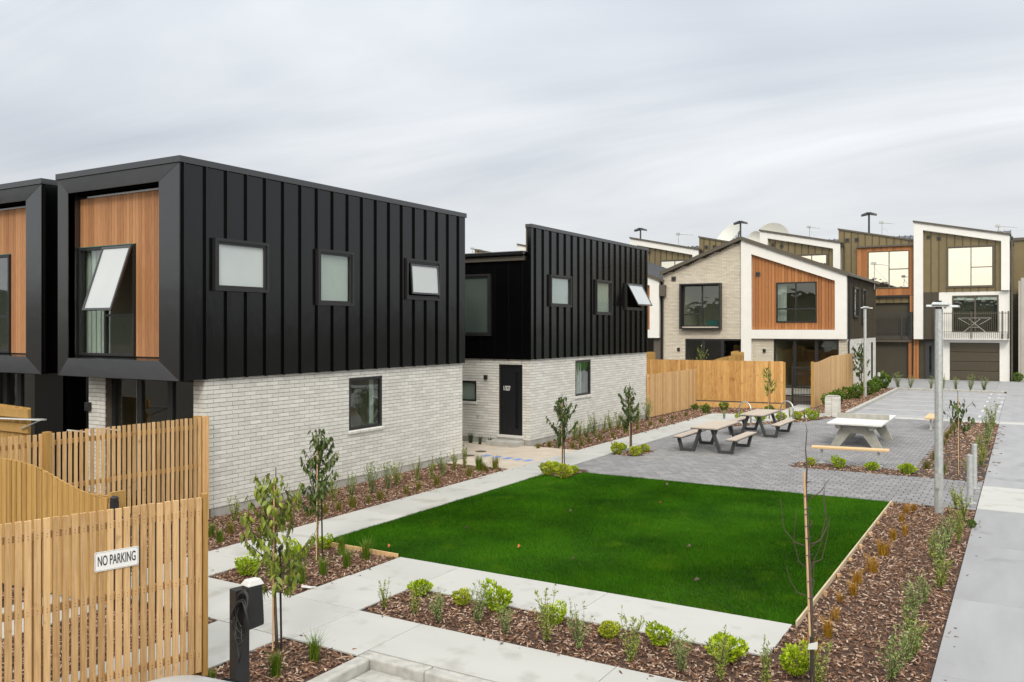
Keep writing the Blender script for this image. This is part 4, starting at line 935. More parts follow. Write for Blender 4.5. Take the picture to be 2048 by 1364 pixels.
# satellite dishes
def dish(u, v, X, r, nrm, label):
    y, z = sX(u, v, X); T = thing('satellite_dish', label, 'dish', (X, y, 0)); n = Vector(nrm).normalized(); a = n.orthogonal().normalized(); c = n.cross(a); P = Vector((X, y, z))
    vs = []; fs = []; K = 28; Rr = 7
    for i in range(Rr+1):
        for k in range(K):
            t = 2*math.pi*k/K; rr = r*i/Rr; vs.append(P+(a*math.cos(t)+c*math.sin(t))*rr+n*(rr*rr/(r*r)*r*.28))
    for i in range(Rr):
        for k in range(K): fs.append((i*K+k, i*K+(k+1) % K, (i+1)*K+(k+1) % K, (i+1)*K+k))
    MB().add(vs, fs).build('reflector', DISHM, T, smooth=True)
    b = MB()
    for k in range(10):
        t = 2*math.pi*k/10; e_ = P+(a*math.cos(t)+c*math.sin(t))*r*.8-n*.0+n*.12*r; b.tube([P-n*r*.5, e_], .03*r, 4); b.tube([P-n*r*.25+(a*math.cos(t)+c*math.sin(t))*r*.35, P+(a*math.cos(t+.3)+c*math.sin(t+.3))*r*.8+n*.1*r], .02*r, 4)
    b.build('rear_strut', STEEL, T, kind='stuff')
    MB().tube([P-n*r*.5, (P.x+.2, P.y, 0)], .1*r, 8).build('pedestal', STEEL, T)
dish(1462, 476, 95, 1.9, (-.60, .50, .62), 'large white satellite dish tilted left beside the gable peak')
dish(1546, 481, 100, 1.95, (-1, .0, .25), 'huge pale satellite dish showing as a dome above the white unit')
dish(1512, 477, 90, .75, (-1, .15, .1), 'small round white satellite dish right of the gable peak')
# ================================================================== FENCES
def paling(T, A, B, n, w, t, z0, hf, m, side=1, name='picket', jit=0., alt=0.):
    A = Vector((*A, 0)); B = Vector((*B, 0)); d = (B-A).normalized(); nn = Vector((d.y, -d.x, 0))*side; ln = (B-A).length; cache = {}
    for i in range(n):
        c = A+d*(ln*(i+.5)/n); h = hf((i+.5)/n)+random.uniform(-jit, jit); off = alt*(i % 2)
        p = [c-d*w/2+nn*off, c+d*w/2+nn*off, c+d*w/2+nn*(t+off), c-d*w/2+nn*(t+off)]
        h0 = hf((i+.05)/n)-hf((i+.5)/n); h1 = hf((i+.95)/n)-hf((i+.5)/n)
        lean = d*random.uniform(-.003, .003)
        q = [Vector((v_.x, v_.y, z0)) for v_ in p]; hh = (h+h0, h+h1, h+h1, h+h0)
        r_ = [Vector((v_.x, v_.y, hh[k]))+lean for k, v_ in enumerate(p)]
        b = MB(); b.hexa(q+r_ if side*1 < 0 else [q[1], q[0], q[3], q[2], r_[1], r_[0], r_[3], r_[2]]); b.build(name, m, T, bevel=.002 if w > .055 and (c.length < 10) else 0)
def rails(T, A, B, zs, w, h, m, off, side=1):
    A = Vector((*A, 0)); B = Vector((*B, 0)); d = (B-A).normalized(); nn = Vector((d.y, -d.x, 0))*side
    for z in zs: MB().bar(A+nn*off+Vector((0, 0, z)), B+nn*off+Vector((0, 0, z)), w, h).build('rail', m, T)
# front picket fence with the sign
A, B = Vector((6.19, 7.51)), Vector((4.37, 8.06)); dv = (B-A).normalized(); A2 = A+dv*.03; B2 = A+dv*3.1
T = thing('picket_fence', 'nearest pale pine picket fence carrying the no parking sign', 'fence', (A.x, A.y, 0))
paling(T, tuple(A2), tuple(B2), 38, .058, .03, .05, lambda t: 1.90, PINE, side=-1, jit=.004)
rails(T, tuple(A2), tuple(B2), (1.74, 1.03, .24), .04, .07, PINE, -.022, side=-1)
nn = Vector((-dv.y, dv.x)); nn = nn if nn.y < 0 else -nn     # towards the camera
MB().bar((A.x-nn.x*.01, A.y-nn.y*.01, 0), (A.x-nn.x*.01, A.y-nn.y*.01, 1.93), .10, .05, up=(dv.x, dv.y, 0)).build('post', PINEY, T)
for k in (0.05, 1.6, 3.0): p = A+dv*k-nn*.09; MB().box(p.x-.045, p.y-.045, -.1, p.x+.045, p.y+.045, 1.78).build('post', PINEY, T)
nb_ = MB()
for i in range(38):
    c_ = A2+(B2-A2)*((i+.5)/38)+Vector((-dv.y, dv.x))*(-1 if -dv.y*0+dv.x > 0 else 1)*.031
    for z in (1.755, 1.725, 1.045, 1.015, .255, .225): nb_.box(c_.x-.003, c_.y-.003, z-.003, c_.x+.003, c_.y+.003, z+.003)
nb_.build('nails', IRON, T, kind='stuff')
# sign
s0 = A+dv*.30; 
def on_front(u):   # distance along the fence seen at column u
    a = (u-cx_)/f_; d = Vector((FW[0]+a*RT[0], FW[1]+a*RT[1])); M_ = np.array([[d.x, -dv.x], [d.y, -dv.y]]); t, s_ = np.linalg.solve(M_, np.array([A.x+nn.x*.04, A.y+nn.y*.04])); return s_, t
sL, tL = on_front(189); sR, tR = on_front(277); zT = H_-(1098.5-vh_)*(tL+tR)/2/f_; zB = H_-(1137-vh_)*(tL+tR)/2/f_
pc_ = A+dv*((sL+sR)/2)+nn*.041; wS = (sL-sR); hS = zT-zB; ang = math.atan2(-dv.y, -dv.x)
T = thing('no_parking_sign', 'white no parking sign plate screwed to the nearest picket fence', 'sign', (pc_.x, pc_.y, (zT+zB)/2))
def rrect(w, h, r, y0, y1, m, name, ring=0):
    pts = []
    for cx0, cz0, a0 in ((w/2-r, h/2-r, 0), (-w/2+r, h/2-r, 90), (-w/2+r, -h/2+r, 180), (w/2-r, -h/2+r, 270)):
        for k in range(5): a = math.radians(a0+k*22.5); pts.append((cx0+r*math.cos(a), cz0+r*math.sin(a)))
    b = MB()
    if not ring: b.prism([(x, y0, z) for x, z in pts], (0, y1-y0, 0))
    else:
        n = len(pts); q = [(x*(1-ring*2/w), z*(1-ring*2/h)) for x, z in pts]
        for i in range(n):
            j = (i+1) % n; b.hexa([(pts[i][0], y0, pts[i][1]), (pts[j][0], y0, pts[j][1]), (q[j][0], y0, q[j][1]), (q[i][0], y0, q[i][1]), (pts[i][0], y1, pts[i][1]), (pts[j][0], y1, pts[j][1]), (q[j][0], y1, q[j][1]), (q[i][0], y1, q[i][1])])
    o = b.build(name, m, None, org=(0, 0, 0)); o.parent = T; o.location = (0, 0, 0); o.rotation_euler = (0, 0, ang); return o
rrect(wS, hS, .016, .0, .004, SIGNW, 'plate').location = (0, 0, 0)
rrect(wS-.014, hS-.014, .012, -.0012, -.0002, SIGNB, 'border', ring=.0016)
o = text('NO PARKING', 'lettering', T, (pc_.x, pc_.y, (zT+zB)/2), (math.pi/2, 0, ang), hS*.72, SIGNB, .74, .0008, .0012, fit=wS*.86); o.location = Vector((nn.x, nn.y, 0))*.002
for sx in (-1, 1):
    for sz in (-1, 1):
        b = MB(); b.tube([(sx*(wS/2-.016), -.003, sz*(hS/2-.014)), (sx*(wS/2-.016), .0, sz*(hS/2-.014))], .0035, 8); o = b.build('screw', STEEL, None, org=(0, 0, 0)); o.parent = T; o.rotation_euler = (0, 0, ang)
# middle picket fence
T = thing('picket_fence', 'second picket fence running from the brick corner of the nearest black house', 'fence', (11.25, 13.55, 0))
paling(T, (11.22, 13.58), (6.4, 13.86), 50, .052, .028, .05, lambda t: 1.98-.02*t, PINE, side=-1, jit=.006)
rails(T, (11.22, 13.58), (6.4, 13.86), (1.80, 1.05, .3), .04, .08, PINEY, -.022, side=-1)
for x, y in ((11.1, 13.72), (8.15, 13.76), (6.4, 13.86)): MB().box(x-.05, y-.14, -.1, x+.05, y-.02 if x < 9 else y, 2.0).build('post', PINEY, T)
MB().box(11.2, 13.5, .0, 11.24, 13.6, 2.0).build('corner_board', PINE, T)
# curved top board fence
T = thing('board_fence', 'yellow board fence with a curved top dipping towards the gate', 'fence', (7.0, 10.4, 0))
hf = lambda t: 1.42+.42/(1+math.exp(-(t*4.6-1.15)*2.6))
paling(T, (7.05, 10.45), (6.7, 14.3), 36, .135, .02, .04, hf, PINEY, side=-1, name='board', alt=.0)
paling(T, (7.035, 10.51), (6.685, 14.3), 35, .045, .012, .04, lambda t: hf(t)-.01, PINEY, side=-1, name='batten', alt=.0)
for z in (.3, .9, 1.4): rails(T, (7.12, 10.5), (6.8, 14.3), (z,), .05, .08, PINEY, .03)
MB().box(7.04, 10.36, .02, 7.26, 10.40, 1.52).build('end_board', PINEY, T)
# black gate beside it
T = thing('metal_gate', 'black steel pool gate half hidden behind the nearest picket fence', 'gate', (6.9, 9.0, 0))
for y in (10.25, 8.95): 
    b = MB().box(6.97, y-.04, -.05, 7.05, y+.04, 1.42); b.lathe(7.01, y, [(.05, 1.42), (.055, 1.47), (.03, 1.49)], 12); b.build('post', RUBBER, T)
for z in (.15, 1.2): MB().box(6.99, 8.99, z, 7.03, 10.21, z+.04).build('rail', RUBBER, T)
for k in range(11): MB().box(7.0, 9.08+k*.105, .1, 7.018, 9.098+k*.105, 1.3).build('bar', RUBBER, T)
# left bits: timber panel and clothes line, white hoops
T = thing('board_fence', 'short yellow timber fence panel at the left edge under the clothes line', 'fence', (10.0, 18.0, 0))
PX, PY = 10.1, 17.9
y0_, _z = sX(60, 850, 10.1); 
for k in range(12): MB().box(PX, y0_+k*.14, 0, PX+.02, y0_+k*.14+.13, 2.05+k*.004).build('board', PINEY, T)
for z in (1.93, 1.62): MB().box(PX-.06, y0_-.02, z-.09, PX-.01, y0_+1.6, z+.09).build('rail', PINEY, T)
T = thing('clothes_line', 'folding metal clothes line arm sticking out from the timber panel at left', 'clothes line', (PX, y0_, 1.8))
b = MB(); b.bar((PX-.1, y0_+1.3, 1.78), (PX-.12, y0_-.75, 1.86), .05, .03); b.build('arm', STEEL, T)
b = MB(); b.bar((PX-.1, y0_+.15, 1.62), (PX-.12, y0_-.6, 1.84), .03, .02); b.build('brace', STEEL, T)
for k in range(5): MB().tube([(PX-.14-k*.02, y0_+1.2, 1.79), (PX-.14-k*.02, y0_-.7, 1.85)], .004, 4).build('line', PLASW, T)
for i, (x, y, w) in enumerate(((8.6, 14.5, .75), (8.9, 14.9, .85))):
    y = 14.35+i*.3; u0 = 130/1; X0 = 9.4+i*.5
    b = MB(); yy, zz_ = sX(132+i*50, 860-i*5, X0)
    b.tube([(X0, yy, 0), (X0, yy, zz_-.05), (X0, yy-.05, zz_), (X0, yy-w+.05, zz_), (X0, yy-w, zz_-.05), (X0, yy-w, 0)], .014, 8)
    o = b.build('metal_hoop', STEEL); tag(o, ('left' if i == 0 else 'right')+' one of two thin white metal hoops behind the second picket fence', 'clothes airer', 'metal airers behind the fence')
# fences by the gabled house
T = thing('picket_fence', 'pale upright batten fence beside the second black house beyond its bark bed', 'fence', (33, 13.15, 0))
paling(T, (33.0, 13.16), (38.3, 13.03), 72, .052, .03, .04, lambda t: 1.78+.02*t, PINE, side=1, jit=.004)
paling(T, (33.0, 13.62), (33.0, 13.17), 5, .05, .03, .04, lambda t: 1.79, PINE, side=1)
rails(T, (33.0, 13.62), (33.0, 13.17), (1.72, .9, .1), .04, .08, PINE, -.02); rails(T, (33.0, 13.21), (38.3, 13.08), (1.6, .9, .2), .04, .08, PINEY, 0)
T = thing('board_fence', 'orange stained close boarded fence between the batten fence and black gate', 'fence', (39.5, 12, 0))
paling(T, (39.85, 9.43), (39.0, 17.2), 58, .128, .02, .28, lambda t: 2.16, PINEO, side=-1, name='board')
MB().bar((39.86, 9.43, .10), (38.98, 17.2, .10), .04, .24).build('plinth_board', PINEO, T)
rails(T, (39.95, 9.43), (39.1, 17.2), (.6, 1.2, 1.9), .05, .08, PINEY, .0)
MB().box(39.9, 9.36, 0, 40.0, 9.46, 2.12).build('post', PINEY, T)
T = thing('board_fence', 'pinkish pale board fence right of the black gate stepping up to the gabled house', 'fence', (41.3, 8.4, 0))
def h2(t): return 2.08 if t < .12 else 2.08+.20*min(1, (t-.12)/.3)
paling(T, (41.3, 8.42), (50.6, 8.18), 62, .142, .022, .0, h2, PINE, side=1, name='board')
MB().box(41.22, 8.38, 0, 41.30, 8.50, 2.12).build('post', PINEY, T); rails(T, (41.3, 8.47), (50.6, 8.23), (.5, 1.7), .05, .08, PINEY, 0)
T = thing('metal_gate', 'black barred steel gate between the orange fence and the pale fence', 'gate', (42.3, 8.9, 0))
ga, gb = g(1567, 809), g(1627, 809)
ga, gb = (41.6, 9.42), (42.0, 8.52)
A, B = Vector((*ga, 0)), Vector((*gb, 0)); d = (B-A)
for q in (A, B): MB().box(q.x-.035, q.y-.035, -.05, q.x+.035, q.y+.035, 1.88).build('post', RUBBER, T)
for z in (1.80, 1.5, .55, .2): MB().bar(A+Vector((0, 0, z)), B+Vector((0, 0, z)), .035, .04).build('rail', RUBBER, T)
for k in range(13): p = A+d*((k+1)/14); MB().tube([(p.x, p.y, .06), (p.x, p.y, 1.8)], .011, 6).build('bar', RUBBER, T)
# small timber boxes showing above the orange fence
for i, (u0, u1, v0, v1, X) in enumerate(((1274, 1308, 703, 722, 42.), (1462, 1486, 703, 724, 44.))):
    ya, za = sX(u0, v0, X); yb, zb = sX(u1, v1, X)
    T = thing('planter_wall', ('left' if i == 0 else 'right')+' one of two stacked timber end boards rising above the orange fence', 'timber panel', (X, ya, 0))
    for k in range(3): z_ = za-(k+1)*.17; MB().box(X, yb, z_, X+.1, ya, z_+.16).build('board', PINEY, T)
    MB().box(X+.11, yb, 0, X+.2, ya, za-.05).build('post', PINEY, T)
    for k in range(8): MB().box(X+.21+k*.11, ya-.1, 0, X+.26+k*.11, ya-.03, za+.02-k*.0).build('picket', PINEY, T)
b_ = None
T = thing('board_fence', 'curved top timber fence end showing above the middle of the orange fence', 'fence', (44, 15, 0))
yA, zA = sX(1422, 722, 43.5); yB, zB = sX(1484, 711, 43.5)
for k in range(14):
    t = k/14; ya = yA+(yB-yA)*t; yb = yA+(yB-yA)*(k+1)/14-.01; z_ = zA+(zB-zA)*min(1, t*1.5)**.7
    MB().box(43.5, min(ya, yb), 0, 43.53, max(ya, yb), z_).build('board', PINEY, T)
# ================================================================== FURNITURE
def place(src, x, y, rz, label, group=None, sc=1.):
    """copy a thing with its parts and sub-parts"""
    r = src.copy(); COL.objects.link(r); r.location = (x, y, 0); r.rotation_euler = (0, 0, rz); r.scale = (sc, sc, sc); r['label'] = label
    if group: r['group'] = group
    for ch in list(src.children):
        c = ch.copy(); COL.objects.link(c); c.parent = r
        for g_ in ch.children: d = g_.copy(); COL.objects.link(d); d.parent = c
    return r
def picnic():
    T = thing('picnic_table', 'nearer picnic table with taupe top and two attached benches on charcoal legs', 'picnic table', (0, 0, 0), 'picnic tables on the paved plaza')
    for k in range(6): MB().box(-1.12, -.40+k*.134, .715, 1.12, -.40+k*.134+.128, .748).build('table_board', TABTOP, T)
    b = MB(); b.box(-1.12, -.405, .69, 1.12, .405, .712); b.build('table_underframe', DKSTEEL, T)
    for s_ in (-1, 1):
        for k in range(2): MB().box(-1.12, min(s_*(.66+k*.15), s_*(.66+k*.15+.145)), .42, 1.12, max(s_*(.66+k*.15), s_*(.66+k*.15+.145)), .448).build('bench_board', TABTOP, T)
        MB().box(-1.12, min(s_*.655, s_*.955), .398, 1.12, max(s_*.655, s_*.955), .418).build('bench_underframe', DKSTEEL, T)
        for x in (-.88, .88):
            def P(y, z): return (x-.055, s_*y, z)
            for q in ([(.13, .69), (.22, .69), (.46, .0), (.37, .0)], [(.70, .0), (.79, .0), (.90, .397), (.81, .397)], [(.46, .0), (.70, .0), (.725, .085), (.435, .085)]):
                MB().prism([P(*p) for p in q], (.11, 0, 0)).build('leg', DKSTEEL, T, bevel=.004)
    return T
pt = picnic(); pt.location = (25.75, 8.12, 0); pt.rotation_euler = (0, 0, .0)
place(pt, 30.25, 7.95, 0, 'farther picnic table with taupe top standing near the steel hoops')
# ping pong table
T = thing('table_tennis_table', 'concrete outdoor table tennis table with a solid slab net', 'table tennis table', (29.5, 4.5, 0))
MB().box(27.9, 3.70, .70, 31.3, 5.28, .76).build('table_top', PTOP, T, bevel=.012)
MB().box(29.55, 3.70, .76, 29.62, 5.27, .92).build('net', PCONC, T, bevel=.008)
for x in (28.35, 30.75):
    pts = [(3.74, 0), (4.02, 0), (4.32, .42), (4.66, .42), (4.96, 0), (5.24, 0), (4.95, .60), (4.95, .655), (4.03, .655), (4.03, .60)]
    b = MB()
    for q in ([0, 1, 2, 9], [5, 6, 3, 4], [9, 2, 3, 6], [9, 6, 7, 8]): b.prism([(x-.07, pts[i][0], pts[i][1]) for i in q], (.14, 0, 0))
    b.build('leg', PCONC, T)
for y in (4.02, 4.98): MB().prism([(28.0, y-.09, .70), (28.0, y+.09, .70), (28.05, y+.06, .56), (28.05, y-.06, .56)], (3.1, 0, 0)).build('bearer', PCONC, T)
def bench(L_, W_=.36):
    T = thing('bench', 'x x x x', 'bench', (0, 0, 0))
    for k in range(3): MB().box(-L_/2, -W_/2+k*W_/3+.003, .41, L_/2, -W_/2+(k+1)*W_/3-.003, .455).build('seat_board', BENCHW, T, bevel=.004)
    for s_ in (-1, 1):
        x = s_*(L_/2-.26); b = MB().box(x-.035, -.035, .0, x+.035, .035, .385); o = b.build('leg', STEEL, T)
        MB().box(x-.09, -.09, .0, x+.09, .09, .014).build('base_plate', STEEL, o); MB().box(x-.04, -W_/2+.02, .385, x+.04, W_/2-.02, .408).build('bracket', STEEL, T)
    return T
b1 = bench(1.95); b1.location = (24.62, 4.06, 0); b1.rotation_euler = (0, 0, math.radians(98)-math.pi/2+math.pi/2); tag(b1, 'long honey timber bench in front of the concrete table tennis table', 'bench', 'timber benches on steel posts')
b2 = bench(1.9, .40); b2.location = (35.1, 2.92, 0); tag(b2, 'timber bench seen end on beside the tall grey lamp post', 'bench', 'timber benches on steel posts')
# steel hoops
for i, (x, y) in enumerate(((32.75, 9.18), (33.9, 7.88))):
    b = MB(); h = .86; w = .27; pts = [(x-w*.6, y-w, 0), (x-w*.6, y-w, h-w)]+[(x-w*.6*math.cos(t), y-w*math.cos(t), h-w+w*math.sin(t)) for t in [k*math.pi/10 for k in range(1, 10)]]+[(x+w*.6, y+w, h-w), (x+w*.6, y+w, 0)]
    b.tube(pts, .027, 10); T = thing('bike_hoop', ('stainless steel bike hoop half hidden behind the farther picnic table', 'stainless steel bike hoop standing clear in front of the black gate')[i], 'bike rack', (x, y, 0), 'steel bike hoops at the plaza edge'); b.build('hoop', STAIN, T, smooth=True)
    for s_ in (-1, 1): MB().tube([(x+s_*w*.6, y+s_*w, 0), (x+s_*w*.6, y+s_*w, .01)], .06, 12).build('base_plate', STAIN, T)
# bollards
for i, (x, y) in enumerate(((20.5, 1.0), (22.47, 1.0))):
    T = thing('bollard', ('galvanised steel bollard nearer the tall lamp post and the bark bed', 'galvanised steel bollard farther back against the bench bed corner')[i], 'bollard', (x, y, 0), 'galvanised bollards at the driveway edge')
    b = MB(); b.lathe(x, y, [(.057, 0), (.057, .985), (.05, 1.0)], 18); b.build('post', STEEL, T, smooth=False)
    MB().lathe(x, y, [(.064, 1.0), (.064, 1.012), (.03, 1.02)], 18).build('cap', STEEL, T); b = MB().lathe(x, y, [(.125, .001), (.125, .012)], 18)
    o = b.build('base_plate', STEEL, T)
    for k in range(4): a = math.pi/4+k*math.pi/2; MB().lathe(x+.095*math.cos(a), y+.095*math.sin(a), [(.012, .012), (.012, .03)], 6).build('bolt', STEEL, o)
# lamp posts
def lamp(x, y, h, label, hd):
    T = thing('lamp_post', label, 'lamp post', (x, y, 0), 'galvanised lamp posts')
    b = MB(); b.lathe(x, y, [(.165, -.05), (.165, .6), (.155, .61), (.12, h)] if False else [(.082, -.05), (.074, h)], 8); b.build('post', STEEL, T)
    dxy = Vector((hd[0], hd[1])); n = Vector((-dxy.y, dxy.x))
    b = MB(); L0, L1, w = -.22, .36, .12
    def q(l, s_, z): p = Vector((x, y))+dxy*l+n*s_; return (p.x, p.y, z)
    b.hexa([q(L0, -w*.6, h+.05), q(L1, -w, h+.03), q(L1, w, h+.03), q(L0, w*.6, h+.05), q(L0, -w*.4, h+.09), q(L1, -w*.7, h+.07), q(L1, w*.7, h+.07), q(L0, w*.4, h+.09)])
    b.hexa([q(-.12, -.1, h+.091), q(.2, -.12, h+.085), q(.2, .12, h+.085), q(-.12, .1, h+.091), q(-.1, -.05, h+.14), q(.15, -.06, h+.13), q(.15, .06, h+.13), q(-.1, .05, h+.14)])
    o = b.build('lamp_head', STEEL, T); o['kind'] = 'stuff'; del o['kind']
    MB().tube([(x, y, h), (x, y, h+.05)], .06, 10).build('spigot', RUBBER, T)
    MB().lathe(x+.05, y, [(.05, h+.14), (.05, h+.17)], 10).build('sensor', RUBBER, T)
    MB().pbox('X', x-.135, y-.05, y+.05, .5, .8, 0, .004).build('access_cover', STEEL, T)
_, hz1 = None, H_-(618-vh_)*(19.15*FW[0]+1.48*FW[1])/f_
lamp(19.15, 1.48, hz1, 'tall galvanised lamp post rising from the bark bed right of the lawn', (-.1, -1.))
z2 = 49.2*FW[0]+7.35*FW[1]; lamp(49.2, 7.35, H_-(618-vh_)*z2/f_, 'farther galvanised lamp post beside the gabled house side wall', (.35, -.94))
# brick letter pillar
T = thing('brick_pillar', 'low white painted brick pillar behind the table tennis table', 'pillar', (37.6, 6.85, 0))
for k in range(10):
    for j in range(2):
        for i in range(2):
            x = 37.4+i*.27; y = 6.62+j*.27; e_ = random.uniform(0, .012); MB().box(x, y, k*.082, x+.26, y+.26, k*.082+.074+e_*.2).build('brick', BRICK, T)
MB().box(37.41, 6.63, 0, 37.92, 7.14, .80).build('core', MORT, T); MB().box(37.43, 6.65, .822, 37.9, 7.12, .86).build('cap', CONC, T)
# bollard light
x, y = 55.6+.5, 7.6; b = MB(); b.lathe(x, y, [(.08, 0), (.08, .75)], 12); T = thing('bollard_light', 'small dark bollard light in the far bark bed near the garage', 'bollard light', (x, y, 0)); b.build('post', DKSTEEL, T); MB().lathe(x, y, [(.08, .75), (.08, .95)], 12).build('lamp_head', PLASW, T); MB().lathe(x, y, [(.085, .95), (.085, .99)], 12).build('cap', STEEL, T)
# drying rack on the balcony
T = thing('drying_rack', 'white folding clothes airer standing on the right balcony', 'clothes airer', (67.6, 3.0, 3.3))
b = MB()
for s_ in (-1, 1): b.tube([(67.5, 3.0+s_*.75, 3.32), (67.5, 3.0-s_*.35, 4.3)], .022, 6)
MB_ = b.build('leg_frame', PLASW, T)
b = MB()
for k in range(5): b.tube([(67.45+k*.06, 2.0, 4.36), (67.45+k*.06, 4.0, 4.36)], .016, 5)
b.tube([(67.5, 2.0, 4.35), (67.5, 2.7, 3.9)], .016, 5); b.tube([(67.5, 4.0, 4.35), (67.5, 3.3, 3.9)], .016, 5); b.tube([(67.5, 2.65, 3.72), (67.5, 3.35, 3.72)], .016, 5)
b.build('wing', PLASW, T, kind='stuff')
# ev charger
X0, Y0 = 5.86, 6.60
T = thing('ev_charger', 'black electric car charger post with coiled cable beside the nearest fence', 'charger', (X0, Y0, 0))
r_ = Matrix.Rotation(math.radians(-12), 3, 'Z')
def R_(p): v_ = r_@Vector(p); return (v_.x+X0, v_.y+Y0, v_.z)
def rbox(b, x0, y0, z0, x1, y1, z1): b.hexa([R_(p) for p in ((x0, y0, z0), (x1, y0, z0), (x1, y1, z0), (x0, y1, z0), (x0, y0, z1), (x1, y0, z1), (x1, y1, z1), (x0, y1, z1))])
b = MB(); rbox(b, -.075, -.06, -.1, .075, .06, 1.15); b.build('post', RUBBER, T, bevel=.006)
b = MB(); b.hexa([R_(p) for p in ((-.02, -.20, .78), (.16, -.20, .80), (.16, -.065, .80), (-.02, -.065, .78), (-.02, -.20, 1.20), (.14, -.20, 1.20), (.14, -.065, 1.20), (-.02, -.065, 1.20))]); b.build('charger_box', RUBBER, T, bevel=.02)
b = MB(); b.hexa([R_(p) for p in ((-.03, -.215, 1.202), (.15, -.215, 1.202), (.15, -.06, 1.202), (-.03, -.06, 1.202), (.0, -.19, 1.262), (.12, -.19, 1.262), (.12, -.09, 1.255), (.0, -.09, 1.255))]); b.build('cover', PLASW, T, bevel=.01)
b = MB()
for k in range(5):
    pts = []
    for i in range(25):
        t = 2*math.pi*i/24; pts.append(R_((-.055-.012*k+.012*math.sin(3*t+k), -.165-.006*k+(.085+.014*k)*math.cos(t)-.03*math.sin(t), 1.0+(.19+.018*(k % 3))*math.sin(t)-.03*k)))
    b.tube(pts, .0085, 6)
b.build('coiled_cable', RUBBER, T, smooth=True, kind='stuff')
b = MB(); b.tube([R_(p) for p in ((-.09, -.2, .82), (-.1, -.22, .62), (-.1, -.17, .5), (-.09, -.12, .62), (-.08, -.08, .75))], .0085, 6); b.build('hanging_cable', RUBBER, T, smooth=True)
b = MB(); rbox(b, -.09, -.075, .62, -.072, .0, .66); b.build('holster', RUBBER, T)
# small odds: tags, paper, leaves
def slip(x, y, w, h, rz, m, name, label, cat, z=.005, tilt=0):
    b = MB(); c, s_ = math.cos(rz), math.sin(rz)
    P = lambda a, d, zz: (x+a*c-d*s_, y+a*s_+d*c, zz)
    b.hexa([P(-w, -h, z), P(w, -h, z), P(w, h, z+tilt), P(-w, h, z+tilt), P(-w, -h, z+.003), P(w, -h, z+.003), P(w, h, z+tilt+.003), P(-w, h, z+tilt+.003)]); tag(b.build(name, m), label, cat)
x, y = g(607, 1180); slip(x+.1, y, .05, .1, .6, PLASW, 'plant_tag', 'white plant label lying at the corner of the square tree bed', 'tag', .0, .03)
x, y = g(1925, 850); slip(x, y, .1, .25, 1.2, PLASW, 'scrap_of_paper', 'white scrap lying on the bark behind the drooping leafy tree', 'scrap')
def fallen(u, v, m, label, s_=.05):
    s_ *= .62; x, y = g(u, v); b = MB(); a = random.uniform(0, 6)
    pts = [(x+math.cos(a+t)*s_*r, y+math.sin(a+t)*s_*r, .05+.01*k) for k, (t, r) in enumerate(((0, 1.3), (.8, .6), (2, .7), (3.14, 1.1), (4.2, .6), (5.4, .6)))]
    b.prism(pts, (0, 0, .006)); tag(b.build('fallen_leaf', m), label, 'leaf')
fallen(933, 1064, IRON, 'largest brown fallen leaf on the left part of the lawn', .09)
fallen(1141, 1028, IRON, 'small brown fallen leaf in the middle back of the lawn', .05)
fallen(1320, 1012, LEAFO, 'orange fallen leaf on the back right part of the lawn', .06)
fallen(1038, 1101, LEAFO, 'tiny orange fallen leaf near the front centre of the lawn', .04)
fallen(778, 1100, LEAFO, 'rust coloured fallen leaf at the lawn corner by the tree bed', .05)
fallen(1378, 1101, IRON, 'brown fallen leaf on the right middle of the lawn', .07)
fallen(1334, 974, IRON, 'brown fallen leaf near the far lawn edge by the paving', .09)
fallen(1394, 1169, IRON, 'reddish brown fallen leaf in the front right part of the lawn', .06)
fallen(1146, 1126, IRON, 'dull brown fallen leaf at the front centre of the lawn', .05)
